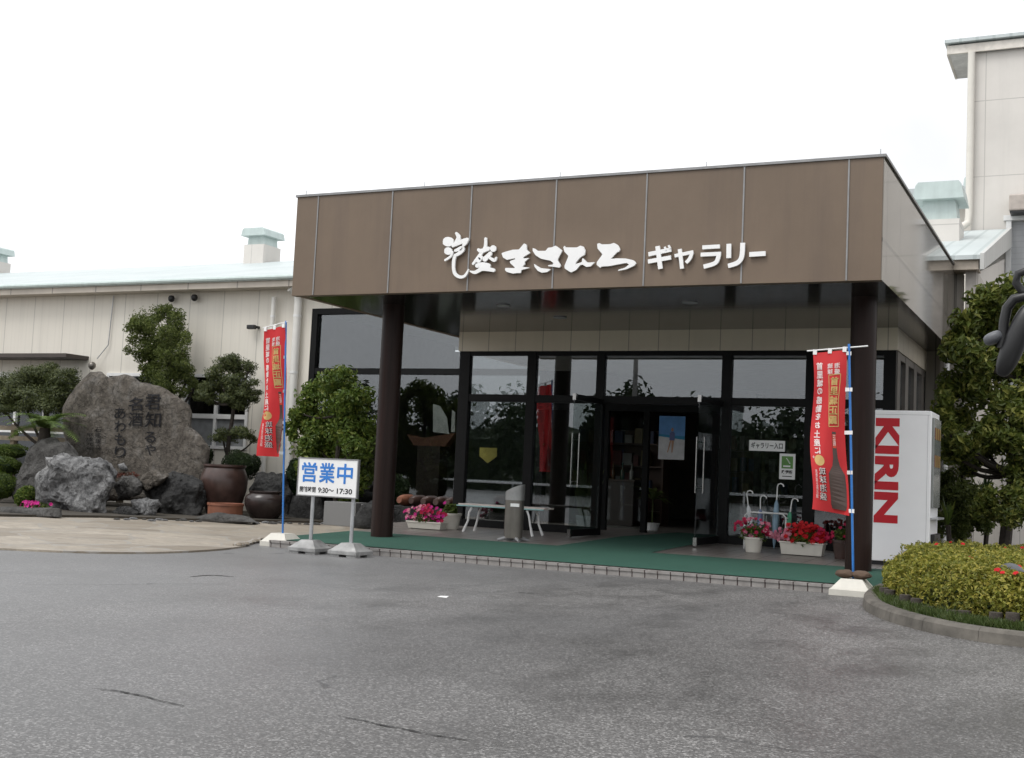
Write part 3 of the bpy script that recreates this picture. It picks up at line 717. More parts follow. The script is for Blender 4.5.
g = MB(); g.smooth = True; g.tube([(p.x + .04, YB - .1, p.z + .18), (p.x + .3, YB - .05, p.z + .5), (p.x + .35, YB - .04, ez - .03)], .012, 8); g.build('conduit', M['grey_metal'], lp)
def roofvent(cx, cy, z, wd, dp, h, parent):
    q = MB(); q.box(cx - wd * .46, cx + wd * .46, cy - dp * .46, cy + dp * .46, z - 1.2, z + h * .18); q.build('vent_curb', M['tower_wall'], parent)
    q = MB(); q.prism([(cx - wd * .40, cy - dp * .36, z + h * .181), (cx + wd * .40, cy - dp * .36, z + h * .181), (cx + wd * .34, cy - dp * .36, z + h * .75), (cx - wd * .34, cy - dp * .36, z + h * .75)], (0, dp * .72, 0))
    o = q.build('roof_vent', M['mint'], parent)
    q = MB(); q.prism([(cx - wd * .44, cy - dp * .55, z + h), (cx + wd * .44, cy - dp * .55, z + h), (cx + wd * .5, cy - dp * .55, z + h * .93), (cx + wd * .56, cy - dp * .55, z + h * .62), (cx - wd * .56, cy - dp * .55, z + h * .62), (cx - wd * .5, cy - dp * .55, z + h * .93)], (0, dp * 1.1, 0))
    q.build('vent_hood', M['mint'], o)
for u, v in ((263, 240), (-6, 256)):
    p = at(u, v, 1, YB + 6.5); roofvent(p.x, p.y, p.z - .30, .74, .85, .56, fac)

# ================================================================== WING AND TOWER ON THE RIGHT
wing = thing('lean_to_wing', 'low wing with pale green sloping roof between canopy and tall tower', 'building', (-3, 7.2, 0))
YV = 7.0; wr = .36; we = at(960, 271, 1, YV).z
g = MB(); g.box(-.44, .12, YV + .25, YV + .4, 0, we - .002); g.box(-7, -.441, YV + .25, YV + .4, 3.6, we - .002); g.build('wall', M['wing_wall'], wing)
g = MB(); g.box(wr - .15, wr - .02, YV + .3, 12.9, 0, we + .02); g.build('wall', siding('wing side siding', (.50, .465, .42), .6, 1), wing)
g = MB(); g.prism([(wr - .15, YV + .3, we + .021), (wr - .15, 12.9, we + .021), (wr - .15, 12.9, we + 1.25)], (.13, 0, 0)); g.build('gable_wall', M['tower_wall'], wing)
g = MB(); x = at(941, 300, 1, YV).x; g.box(x, x + .13, YV + .05, YV + .18, 0, we); x2 = wr - .19; g.box(x2, x2 + .17, YV + .05, YV + .2, 0, we)
g.build('corner_post', simple('grey beige post', (.42, .39, .36), .5), wing)
g = MB(); g.box(-7, wr + .02, YV - .12, YV - .05, we, we + .22); g.box(-7, wr + .02, YV - .05, YV + .3, we, we + .03); g.build('eave_board', simple('peach beige eave board', (.52, .45, .37), .5), wing)
slope = (6.6 - 4.95) / 6.1
g = MB(); g.prism([(-7.05, YV - .2, we + .221), (-7.05, 13.0, we + .221 + slope * (13.2 - YV)), (-7.05, 13.0, we + .12 + slope * (13.2 - YV)), (-7.05, YV - .2, we + .15)], (7.05 + wr + .05, 0, 0)); g.build('roof', M['roof'], wing)
g = MB(); z0_ = we + .16; 
g.prism([(wr + .051, YV - .22, we + .24), (wr + .051, 13, we + .25 + slope * (13.2 - YV)), (wr + .051, 13, we - .16 + slope * (13.2 - YV)), (wr + .051, YV - .22, we - .02)], (.06, 0, 0))
g.build('verge_board', siding('pale verge sheet', (.55, .55, .53), .55, 1), wing)
p = at(941, 210, 1, 10.5); roofvent(p.x, 10.5, p.z - .42, .82, .9, .86, wing)
p = at(948, 300, 1, YV - .02); g = MB(); g.smooth = True; g.tube([(p.x, YV - .02, .1), (p.x, YV - .02, we - .05)], .045, 10); g.build('downpipe', M['sill_white'], wing)
tow = thing('factory_tower', 'tall beige panelled block with overhanging eave at the right edge', 'building', (4, 13.2, 0))
YT = 13.1; tx = at(971, 225, 1, YT).x; te = at(975, 53, 1, YT).z
g = MB(); 
dx0, dx1, dz1, dz0 = at(1006, 240, 1, YT).x, at(1060, 240, 1, YT).x, at(1010, 217, 1, YT).z, 3.2
g.box(tx, dx0, YT, YT + .2, 0, te); g.box(dx0, dx1, YT, YT + .2, dz1, te); g.box(dx0, dx1, YT, YT + .2, 0, dz0); g.box(dx1, 9, YT, YT + .2, 0, te); g.box(tx, tx + .2, YT + .201, 14.6, 0, te); g.box(8.8, 9, YT + .201, 14.6, 0, te); g.box(tx + .201, 8.799, 14.4, 14.6, 0, te)
g.build('wall', M['tower_wall'], tow)
g = MB(); g.box(dx0 + .1, dx1 - .1, YT + .08, YT + .12, dz0, dz1 - .08); dw = g.build('shutter', gridpanel('grey shutter', (.36, .37, .38), 5, .12, .012, dark=.8), tow)
g = MB(); g.box(dx0, dx0 + .1, YT - .04, YT + .15, dz0, dz1 - .08); g.box(dx1 - .1, dx1, YT - .04, YT + .15, dz0, dz1 - .08); g.box(dx0 - .05, dx1 + .05, YT - .06, YT + .15, dz1 - .08, dz1 + .03); g.build('shutter_frame', M['sill_white'], dw)
g = MB(); ex = at(949, 50, 1, YT - .1).x; g.box(ex, tx - .001, YT - .06, 14.7, te, te + .05); g.build('eave_soffit', simple('grey eave lining', (.66, .65, .63), .7), tow)
g = MB(); g.box(ex - .03, 9.6, YT - .12, YT - .061, te - .01, te + .17); g.box(ex - .05, ex - .001, YT - .06, 14.7, te - .01, te + .21); g.build('eave_board', simple('cream eave board', (.66, .62, .56), .5), tow)
g = MB(); g.prism([(ex - .08, YT - .2, te + .211), (ex - .08, YT - .2, te + .28), (ex - .08, 14.0, te + .45), (ex - .08, 14.8, te + .211)], (9.7 - ex, 0, 0)); g.build('roof', M['roof'], tow)
g = MB(); g.smooth = True
px_ = at(970, 150, 1, YT - .12).x; pb = at(968, 229, 1, YT - .12).z
g.tube([(px_, YT - .12, te - .02), (px_, YT - .12, pb + .3), (px_ - .02, YT - .14, pb + .12), (px_ - .14, YT - .3, pb)], .075, 14); g.build('downpipe', simple('cream pipe', (.66, .63, .57), .5, var=.03), tow)
p = at(1021, 204, 1, YT - .25); g = MB(); g.box(p.x - .22, p.x + .3, YT - .42, YT - .001, p.z - .16, p.z + .18, .03); hood = g.build('vent_hood', simple('beige hood', (.42, .37, .33), .5), tow)
g = MB(); g.box(p.x - .2, p.x + .28, YT - .40, YT - .05, p.z - .2, p.z - .165); g.build('hood_grille', M['rubber'], hood)
# hall seen far behind, between canopy and tower
hall = thing('rear_hall', 'cream hall with pale green roof edge glimpsed behind the roof vent', 'building', (-6, 25, 0))
p0, p1 = at(905, 193, 1, 25), at(905, 204, 1, 25)
g = MB(); g.box(-14, -1.2, 25, 25.2, 0, p1.z); g.build('wall', M['siding'], hall)
g = MB(); g.box(-14.2, -1.0, 24.5, 32, p1.z + .001, p0.z); g.build('roof', M['roof'], hall)
p = at(967, 178, 1, 25); roofvent(p.x, 27, p.z - .35, .5, .6, .8, hall)

# ================================================================== GARDEN
def rock(name, poly, Y, thick, mat, seed, label=None, cat='rock', group=None, amp=.06, sub=4, px_in=True, groundz=None, pw=3.2):
    W_ = [at(u, v, 1, Y) for u, v in poly] if px_in else [Vector((a, Y, b)) for a, b in poly]
    if groundz is not None: W_ = [Vector((p.x, p.y, max(p.z, groundz))) for p in W_]
    cx = (min(p.x for p in W_) + max(p.x for p in W_)) / 2; cz = (min(p.z for p in W_) + max(p.z for p in W_)) / 2
    ang = []
    n = len(W_)
    def rad(a):
        dx, dz = math.cos(a), math.sin(a); best = 0
        for i in range(n):
            ax_, az = W_[i].x - cx, W_[i].z - cz; bx, bz = W_[(i + 1) % n].x - cx, W_[(i + 1) % n].z - cz
            ex_, ez_ = bx - ax_, bz - az; den = dx * ez_ - dz * ex_
            if abs(den) < 1e-9: continue
            t = (ax_ * ez_ - az * ex_) / den; s = (ax_ * dz - az * dx) / den
            if -1e-6 <= s <= 1 + 1e-6 and t > best: best = t
        return best
    bm = bmesh.new(); bmesh.ops.create_icosphere(bm, subdivisions=sub, radius=1)
    o = Vector((seed * 3.7, seed * 1.3, seed * 7.1)); size = max(max(p.x for p in W_) - min(p.x for p in W_), .2)
    away = Vector((cx - CAM[0], Y - CAM[1], 0)).normalized() if px_in else Vector((0, 1, 0)); res = []
    for q in bm.verts:
        s = q.co.copy(); r2 = math.hypot(s.x, s.z); k = 1 / (r2 ** pw + abs(s.y) ** pw) ** (1 / pw)
        r = rad(math.atan2(s.z, s.x)) if r2 > 1e-6 else 0
        c = Vector((cx + s.x * k * r, Y, cz + s.z * k * r)) + away * (s.y * k * thick)
        f = noise.fractal(c * (2.6 / max(size, .5)) + o, .75, 2.1, 8); cell = noise.voronoi(c * (3.2 / max(size, .4)) + o)[0]; f += (cell[1] - cell[0]) * .55 - .3; f = f * .75 + .35 * (noise.ridged_multi_fractal(c * (2.0 / max(size, .5)) + o * 1.7, .9, 2.2, 7, 1.0, 2.0) - 1.1)
        rid = abs(noise.noise(c * (2.6 / max(size, .5)) + o * 2))
        dirv = (Vector((s.x, 0, s.z)) + away * s.y * 1.2).normalized()
        res.append((c, dirv, f * amp * size * .8 - rid * amp * size * .7))
    mean = sum(r[2] for r in res) / len(res); sdv = (sum((r[2] - mean) ** 2 for r in res) / len(res)) ** .5
    for q, (c, dirv, d) in zip(bm.verts, res): q.co = c + dirv * (d - mean - .35 * sdv)
    g = MB(); g.smooth = sub < 5; g.bm(bm); bm.free()
    ob = g.build(name, mat)
    if label: tag(ob, label, cat, group)
    return ob
def zoompoly(o, s, pts): return [(o[0] + a / s, o[1] + b / s) for a, b in pts]
mono = rock('inscribed_stone', zoompoly((60, 370), 6.827, [(18, 300), (55, 210), (130, 100), (205, 12), (285, 12), (330, 55), (430, 38), (500, 48), (560, 85), (680, 120), (800, 175), (890, 240), (912, 300), (905, 390), (965, 450), (1015, 530), (1000, 640), (980, 900), (60, 900), (30, 640), (40, 530), (25, 450), (14, 380)]),
            5.6, .5, M['rock_brown'], 5, 'huge brown grey standing stone inscribed with columns of dark brush writing', 'monument stone', amp=.034, sub=6, pw=5.5)
BV = BVHTree.FromPolygons([tuple(mono.matrix_world @ v.co + mono.location) if mono.matrix_world.translation.length < 1e-6 else tuple(mono.matrix_world @ v.co) for v in mono.data.vertices], [tuple(p.vertices) for p in mono.data.polygons])
def onstone(x, z, lift=0):
    d = (Vector((x, 5.1, z)) - Vector(CAM)).normalized(); h = BV.ray_cast(Vector(CAM), d)
    return tuple((h[0] if h[0] else Vector((x, 5.1, z))) - d * (.03 + lift))
def stone_text(name, cols, bold):
    g = MB()
    for s, u0, u1, v0, v1 in cols:
        n = len(s)
        for i, ch in enumerate(s):
            a = at(60 + u0 / 6.827, 370 + (v0 + (v1 - v0) * i / n) / 6.827, 1, 5.1); b = at(60 + u1 / 6.827, 370 + (v0 + (v1 - v0) * (i + .9) / n) / 6.827, 1, 5.1)
            put_text(g, ch, a.x, b.z, b.x, a.z, onstone, 0, fat=bold, lift=0.0)
    g.build(name, M['black'], mono)
stone_text('inscription', [('君知', 585, 685, 165, 405), ('るや', 580, 650, 420, 590), ('名酒', 470, 560, 185, 395), ('あわもり', 375, 445, 255, 610)], .010)
stone_text('small_inscription', [('石彫建立', 240, 280, 390, 545), ('平成元年', 180, 225, 430, 550)], .0)
rock('pale_boulder', zoompoly((0, 430), 7.58, [(245, 360), (280, 310), (345, 285), (360, 240), (430, 225), (530, 240), (620, 268), (740, 240), (800, 250), (860, 310), (900, 400), (880, 470), (860, 550), (830, 655), (700, 665), (480, 650), (350, 600), (270, 545), (243, 440)]),
     3.3, .55, M['rock_white'], 11, 'pale craggy whitish boulder in front of the inscribed stone', amp=.15, sub=5)
rock('grey_boulder', zoompoly((0, 430), 7.58, [(110, 420), (170, 270), (225, 145), (300, 85), (420, 70), (520, 95), (590, 190), (640, 300), (560, 520), (300, 640), (130, 640), (90, 520)]), 4.4, .55, M['rock_grey'], 21, 'smooth dark grey boulder under the cycad, left of the inscribed stone', amp=.09, sub=5)
def z3(*pts): return zoompoly((90, 450), 4.876, pts)
rock('slab_rock', z3((200, 250), (235, 238), (330, 243), (347, 265), (318, 320), (270, 338), (225, 318)), 3.5, .3, M['rock_white'], 31, 'pale pointed slab of rock beside the brown jar, at the edge of the paving', amp=.12, sub=5)
rock('ledge_rock', z3((125, 160), (160, 128), (235, 138), (258, 165), (245, 215), (200, 240), (140, 235)), 4.0, .3, M['rock_grey'], 41, 'mid grey rock stacked right behind the pale boulder', amp=.14, sub=5)
rock('brown_rock', z3((245, 150), (290, 92), (335, 95), (385, 128), (345, 165), (280, 200), (255, 190)), 4.3, .28, M['rock_brown'], 51, 'small brown rock lying at the foot of the inscribed stone', amp=.12, sub=5)
rock('dark_rock', z3((262, 200), (330, 145), (400, 118), (500, 122), (545, 160), (545, 250), (535, 345), (330, 350), (300, 290)), 4.6, .5, M['rock_dark'], 61, 'big blackish rock between the pale slab and the large brown jar', amp=.15, sub=5)
rock('black_rock', z3((110, 300), (150, 275), (205, 278), (242, 300), (245, 348), (115, 348)), 3.25, .28, M['rock_dark'], 71, 'small black rock on the paving edge below the pale boulder', amp=.12, sub=5)
rock('white_pebble', z3((132, 72), (165, 62), (188, 92), (180, 106), (145, 98)), 4.2, .12, M['rock_white'], 81, 'small white stone on top of the rocks behind the pale boulder', amp=.06, sub=3)
rock('flat_stone', z3((492, 350), (535, 318), (620, 306), (740, 316), (815, 340), (812, 356), (500, 358)), 3.6, .35, M['rock_grey'], 91, 'long flat grey stone lying before the terracotta tub', amp=.03)
rock('edging_stone', [(-24, 511), (2, 506), (30, 508), (56, 506.5), (68, 511), (60, 519), (20, 520), (-22, 519)], 1.5, .35, M['rock_grey'], 101, 'long flat grey edging stone at the far left of the paving', amp=.03)
rock('backing_rock', z3((770, 190), (820, 128), (900, 106), (950, 128), (985, 200), (1010, 300), (1000, 372), (770, 372)), 6.3, .45, M['rock_dark'], 111, 'dark pointed rock behind the small black jar', amp=.13, sub=5)
rock('low_rock', [(288, 505), (300, 490), (318, 492), (326, 510), (328, 525), (288, 527)], 6.2, .3, M['rock_dark'], 121, 'low dark rock behind the legs of the opening sign', amp=.07)
rock('column_rock', [(352, 520), (362, 505), (374, 500), (392, 508), (400, 528), (372, 532), (352, 530)], 4.8, .3, M['rock_dark'], 131, 'low dark rock tucked behind the left brown column', amp=.07)
for i in range(26):        # small cobbles along the edge of the paving
    u = 118 + i * 8.2 + rr.uniform(-2, 2); p = at(u, 518.5 + (u - 118) * .025 + rr.uniform(0, 1.5), 2, .03); s = rr.uniform(.04, .10)
    o = rock('cobble', [(p.x + s * math.cos(a) * rr.uniform(.8, 1.1), p.z + .4 * s * math.sin(a)) for a in [k * math.pi / 4 for k in range(8)]], p.y, s * .7, rr.choice((M['rock_white'], M['rock_grey'])), 140 + i, amp=.05, sub=2, px_in=False)
    tag(o, 'small rounded cobble in the row edging the flagstone paving by the rocks', 'cobble', 'cobbles edging the paving')
for i in range(9):
    u = 238 + i * 3.4; p = at(u, 545 - i * .75 + rr.uniform(-.5, .5), 2, .03); s = rr.uniform(.05, .085)
    o = rock('edge_stone', [(p.x + s * math.cos(a) * rr.uniform(.8, 1.1), p.z + .45 * s * math.sin(a)) for a in [k * math.pi / 4 for k in range(8)]], p.y, s * .8, M['flagstone'], 180 + i, amp=.06, sub=2, px_in=False)
    tag(o, 'small beige stone in the row edging the paving beside the white flag base', 'edge stone', 'beige stones at the paving corner')
# jars and tub
def pot(name, label, cat, c, prof, mat, rimr, rimz, group=None, contents=None):
    t = thing(name, label, cat, c, group); g = MB(); g.smooth = True
    g.lathe(prof, c, 40); g.build('body', mat, t); return t
def jarprof(r, h, rim): return [(r * .55, 0), (r * .62, .02), (r * .82, h * .25), (r * .97, h * .5), (r, h * .68), (r * .95, h * .82), (rim * .97, h * .93), (rim, h * .95), (rim * 1.04, h * .965), (rim * 1.04, h), (rim * .93, h), (rim * .9, h * .93), (rim * .9, h * .75)]
def potat(u, vb, Y): p = at(u, vb, 1, Y); return Vector((p.x, p.y, 0.022))
c = potat(222, 512, 5.3); k = ppm(c)
pot('storage_jar', 'large brown glazed storage jar with thick rim standing among the rocks', 'jar', c, jarprof(23.3 / k, at(222, 464.5, 1, 5.3).z - .022, 20.3 / k), M['jar'], 0, 0)
c = potat(264, 521, 5.1); k = ppm(c)
pot('storage_jar', 'smaller blackish glazed jar behind the blue flag pole', 'jar', c, jarprof(20.5 / k, at(264, 491, 1, 5.1).z - .022, 15.5 / k), M['jar2'], 0, 0)
c = potat(225, 515, 4.3); k = ppm(c); h = at(225, 503, 1, 4.3).z - .022
pot('terracotta_tub', 'low terracotta tub in front of the large brown jar', 'tub', c, [(17 / k, 0), (17.4 / k, h * .85), (18.2 / k, h * .86), (18.2 / k, h), (16.6 / k, h), (16.2 / k, h * .8)], M['terracotta'], 0, 0)
a, b = at(323, 523, 1, 5.0), at(356, 503, 1, 5.0); c_ = at(372, 525, 1, 5.2)
g = MB(); g.box(a.x, b.x, 5.0, 5.45, .022, b.z, .008); g.box(b.x + .01, c_.x, 5.15, 5.5, .022, b.z - .02, .008); tag(g.build('granite_block', M['granite']), 'grey granite block behind the opening hours sign', 'stone block')
# trees and shrubs of the garden
def tree(name, label, cat, blobs, base, limbs, n, size, leaf, seed, narrow=.45, trunk_r=.07, group=None, shell=.55, squash=1, cores=.5, coremat='leaf_dark', up=0):
    rng = random.Random(seed); t = thing(name, label, cat, base, group)
    if leaf != 'leaf_far' and len(blobs) > 3:
        extra = []
        for c, r in blobs:
            o = sorted(blobs, key=lambda q: (q[0] - c).length)
            for q in o[1:3]:
                k = rng.uniform(.55, .8); extra.append((c.lerp(q[0], rng.uniform(.35, .6)) + Vector((rng.gauss(0, .05), rng.gauss(0, .12), rng.gauss(0, .03))), tuple(v * k for v in (r if not isinstance(r, (int, float)) else (r, r, r)))))
        blobs = blobs + extra
    g = MB(); crown(g, blobs, n, size * (1.12 if leaf == 'leaf_far' else .86), rng, narrow, shell * .7, squash, up, 1.0 if leaf == 'leaf_far' else 3.2); g.build('crown', M[leaf], t)
    g = MB(); g.smooth = True
    for pts in limbs:
        L = len(pts); P = smooth_curve(pts, 3) if L > 2 else [Vector(q) for q in pts]
        r0 = trunk_r if pts is limbs[0] else trunk_r * .5
        g.tube([Vector(q) + Vector((noise.noise(Vector(q) * 3) * .03, 0, 0)) for q in P], [r0 * (1 - .6 * i / (len(P) - 1)) for i in range(len(P))], 8)
    if limbs: g.build('trunk', M['bark'], t)
    return t
rng = random.Random(5)
def limbs_to(base, blobs, rng, mid=.4, k=8):
    main = [Vector(base)]; top = max(blobs, key=lambda q: q[0].z)[0]
    m1 = Vector(base).lerp(top, .35) + Vector((rng.uniform(-.1, .1), 0, 0)); m2 = Vector(base).lerp(top, .7) + Vector((rng.uniform(-.12, .12), 0, 0))
    out = [[Vector(base), m1, m2, top]]
    for c, r in rng.sample(blobs, min(k, len(blobs))):
        s = m1 if c.z < m2.z else m2; out.append([s, s.lerp(c, .5) + Vector((0, 0, -.08)), Vector(c)])
    return out
Yg = 6.6
B = pxblobs([(143, 322, 15), (160, 313, 12), (176, 325, 14), (133, 340, 9), (150, 338, 15), (168, 345, 14), (182, 350, 9), (142, 358, 9), (158, 360, 14), (176, 370, 15), (188, 378, 9), (160, 380, 14), (147, 375, 9), (170, 390, 13), (184, 392, 8), (152, 350, 13), (165, 333, 13), (166, 355, 15), (150, 325, 11), (172, 340, 12), (156, 370, 13), (180, 360, 11), (168, 372, 13), (190, 370, 7), (196, 384, 6), (130, 328, 8), (128, 350, 7), (168, 308, 7), (186, 335, 7)], Yg, .35, rng)
bs = at(164, 450, 1, Yg); bs.z = .1
tree('podocarpus_tree', 'upright cloud pruned evergreen tree rising behind the inscribed stone', 'tree', B, bs, limbs_to(bs, B, rng, k=12), 6500, .075, 'leaf_round', 21, .4, .10)
B = [(p, (r[0] * 1.0, r[1] * 1.2, r[2] * .62)) for p, r in pxblobs([(22, 383, 21), (45, 372, 18), (62, 378, 17), (5, 395, 18), (35, 395, 24), (63, 396, 16), (15, 405, 16), (48, 407, 15), (75, 385, 10), (-8, 388, 16), (30, 372, 13), (52, 366, 9), (72, 372, 9), (80, 392, 8), (12, 378, 14), (55, 390, 18), (26, 408, 14), (62, 412, 10), (3, 410, 12), (38, 385, 18)], 6.2, .5, rng)]
bs = at(45, 470, 1, 6.2); bs.z = .1
tree('garden_pine', 'spreading flat topped pine at the left edge before the dark door canopy', 'tree', B, bs, limbs_to(bs, B, rng, k=8), 6800, .095, 'leaf_pine', 22, .26, .09, up=.5)
B = [(p, (r[0], r[1] * 1.2, r[2] * .62)) for p, r in pxblobs([(228, 364, 17), (240, 372, 15), (216, 372, 12), (206, 395, 12), (222, 388, 16), (244, 392, 15), (240, 405, 13), (228, 437, 13), (246, 433, 10), (212, 400, 10), (234, 357, 9), (250, 366, 9), (254, 382, 8), (234, 380, 15), (205, 386, 7), (198, 398, 7), (230, 398, 13), (254, 398, 8), (218, 384, 12), (238, 430, 9), (222, 432, 8), (254, 440, 7)], 6.5, .3, rng)]
bs = at(232, 462, 1, 6.5); bs.z = .1
tree('garden_pine', 'small layered pine standing before the white sliding window', 'tree', B, bs, limbs_to(bs, B, rng, k=8), 5200, .085, 'leaf_pine', 23, .26, .06, up=.5)
B = pxblobs([(330, 380, 15), (350, 378, 13), (310, 400, 18), (335, 398, 22), (358, 396, 14), (300, 422, 14), (322, 425, 24), (350, 420, 20), (368, 425, 12), (305, 448, 16), (330, 450, 24), (358, 448, 18), (335, 475, 22), (362, 480, 14), (308, 475, 14), (345, 500, 16), (365, 405, 8), (340, 372, 9), (322, 385, 13), (345, 405, 18), (316, 435, 16), (342, 432, 20), (366, 438, 9), (296, 412, 9), (293, 435, 9), (352, 462, 16), (370, 392, 7), (318, 462, 14)], 5.8, .4, rng)
bs = at(335, 522, 1, 5.8); bs.z = .1
tree('broadleaf_bush', 'bright green loose bush beneath the left end of the canopy', 'bush', B, bs, limbs_to(bs, B, rng, k=12), 4300, .118, 'leaf_bush', 24, .5, .05)
B = pxblobs([(372, 430, 9), (378, 448, 9), (366, 452, 10), (384, 468, 9), (370, 472, 10), (392, 480, 9)], 6.6, .25, rng)
bs = at(392, 520, 1, 6.6); bs.z = .1
tree('slender_bush', 'thin yellowish bush between the left column and the big window', 'bush', B, bs, limbs_to(bs, B, rng, k=6), 700, .09, 'leaf_round', 25, .4, .03)
def ball(name, label, u, v, ru, rv_, Y, leaf, seed, n=1500, size=.045, group=None):
    n = int(n * 1.8)
    rng = random.Random(seed); p = at(u, v, 1, Y); k = ppm(p); t = thing(name, label, 'shrub', (p.x, p.y, .12), group)
    g = MB(); rv = (ru / k, ru / k, rv_ / k); crown(g, [(p, rv)], n, size, rng, .5, .86); g.build('crown', M[leaf], t)
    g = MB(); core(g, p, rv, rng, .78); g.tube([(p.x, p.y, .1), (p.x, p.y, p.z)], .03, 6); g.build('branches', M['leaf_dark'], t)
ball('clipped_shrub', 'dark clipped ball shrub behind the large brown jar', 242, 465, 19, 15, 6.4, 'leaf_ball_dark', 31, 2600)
ball('clipped_shrub', 'topmost of the three clipped green mounds at the left edge', 8, 451, 21, 8, 5.4, 'leaf_ball', 32, 2200)
ball('clipped_shrub', 'middle of the three clipped green mounds at the left edge', 2, 465, 22, 12, 4.7, 'leaf_ball', 33, 2600)
ball('clipped_shrub', 'lowest of the three clipped green mounds at the left edge', 0, 485, 18, 15, 4.0, 'leaf_ball', 34, 2600)
ball('low_shrub', 'small leafy plant behind the pink flowers at the left', 26, 496, 11, 12, 3.4, 'leaf_bush', 35, 700, .07)
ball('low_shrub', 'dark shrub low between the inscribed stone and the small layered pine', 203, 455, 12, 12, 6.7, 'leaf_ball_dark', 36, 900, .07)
# ground foliage round the rocks
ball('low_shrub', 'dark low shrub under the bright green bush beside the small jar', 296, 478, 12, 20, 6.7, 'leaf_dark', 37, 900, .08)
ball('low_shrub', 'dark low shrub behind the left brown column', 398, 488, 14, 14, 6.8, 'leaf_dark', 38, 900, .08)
rng = random.Random(41); p = at(33, 506, 1, 2.6); k = ppm(p); t = thing('flower_clump', 'clump of pink flowers growing at the foot of the pale boulder', 'flowers', (p.x, 2.6, .05))
g = MB(); blossoms(g, [(p + Vector((rng.gauss(0, .16), rng.uniform(-.15, .15), rng.uniform(-.02, .08))), (rng.gauss(0, .4), -1, .6)) for _ in range(32)], .07, rng); g.build('blossoms', M['petal_magenta'], t)
g = MB(); crown(g, [(p - Vector((0, -.05, .03)), (.32, .2, .12))], 260, .07, rng); g.build('foliage', M['leaf_ball'], t)
rng = random.Random(42); p = at(107, 474, 1, 4.3); t = thing('flower_clump', 'faded reddish low plants on the rocks under the inscription', 'flowers', (p.x, 4.2, p.z - .1))
g = MB(); crown(g, [(at(u, 475, 1, 4.3), (.16, .15, .07)) for u in (116, 124, 132)], 220, .05, rng); g.build('foliage', leafmat('reddish leaf', (.10, .03, .02), (.22, .08, .06), (.05, .07, .03)), t)
# cycad
p = at(45, 428, 1, 4.6); t = thing('cycad', 'cycad with arching green fronds on a dark stump above the grey boulder', 'plant', (p.x, p.y, p.z - .4))
g = MB(); g.smooth = True; bmz = at(45, 448, 1, 4.6).z; g.tube([(p.x, p.y, bmz - .3), (p.x, p.y, bmz), (p.x, p.y, p.z)], [.13, .14, .10], 14); g.build('trunk', M['bark'], t)
rng = random.Random(43); g = MB()
for i in range(22):
    a = i * 2.4; el = rng.uniform(.25, 1.15); L = rng.uniform(.75, 1.05); d = Vector((math.cos(a), math.sin(a), 0)); prev = Vector((p.x, p.y, p.z)); pts = []
    for k in range(13):
        s = k / 12; pts.append(Vector((p.x, p.y, p.z)) + d * L * s * math.cos(el * (1 - .5 * s)) + Vector((0, 0, L * (s * math.sin(el) - s * s * .55))))
    side = d.cross(Vector((0, 0, 1)))
    for k in range(1, 13):
        q = pts[k]; tn = (pts[k] - pts[k - 1]).normalized(); ll = .20 * (1 - (k / 12 - .4) ** 2) * (1.0 if k < 11 else .6)
        for s in (-1, 1):
            for o in (0, .5):
                bq = pts[k - 1].lerp(q, o); tip = bq + side * s * ll + tn * ll * .55 + Vector((0, 0, .03 - .05 * (k / 12)))
                g.quad(bq - tn * .016, tip - tn * .003, tip + tn * .003, bq + tn * .016)
g.build('fronds', M['leaf_cycad'], t)
# low rail fence far left
t = thing('rail_fence', 'low brown wooden rail fence at the far left behind the clipped mounds', 'fence', (-17, 6.4, 0)); fz = [at(10, v, 1, 6.4).z for v in (428, 438, 443)]
wood = simple('fence timber', (.20, .165, .115), .8, var=.3, streak=.3)
g = MB(); g.box(-21, -15.6, 6.4, 6.45, fz[0] - .05, fz[0] + .05); g.build('rail', wood, t); g = MB(); g.box(-21, -15.6, 6.4, 6.45, fz[1] - .05, fz[1] + .05); g.build('rail', wood, t)
for x in (-20.2, -18.4, -16.9, -15.7): g = MB(); g.box(x - .06, x + .06, 6.451, 6.55, .1, fz[0] + .09); g.build('post', wood, t)

# ================================================================== RIGHT PLANTED ISLAND
isl = [(.02, .2), (.06, -.9), (.15, -1.6), (.30, -2.25), (.55, -2.85), (.82, -3.3), (1.09, -3.62), (1.38, -3.83), (1.7, -3.93), (2.5, -4.0), (4, -3.8), (6, -3.2), (8, -2.2)]
C = smooth_curve([(a, b, 0) for a, b in isl], 5)
def offset(C, d):
    out = []
    for i, c in enumerate(C):
        t = (C[min(i + 1, len(C) - 1)] - C[max(i - 1, 0)]).normalized(); out.append(c + Vector((-t.y, t.x, 0)) * d)
    return out
C = [c for c in C]
inn = offset(C, .13)
def offset_var(C, k=1.0, a=0.0):
    out = []
    for i, c in enumerate(C):
        t = (C[min(i + 1, len(C) - 1)] - C[max(i - 1, 0)]).normalized(); f = min(1, max(0, (-c.y - 1.2) / 2.2)); out.append(c + Vector((-t.y, t.x, 0)) * ((.17 + .24 * f) * k + a))
    return out
t = thing('kerb', 'curved grey concrete kerb round the flowering hedge', 'kerb', (1.0, -3.2, 0))
acc = 0; seg = []; segs = []
for i in range(len(C) - 1):
    seg.append(i); acc += (C[i + 1] - C[i]).length
    if acc > .58: segs.append(seg); seg = []; acc = 0
if seg: segs.append(seg)
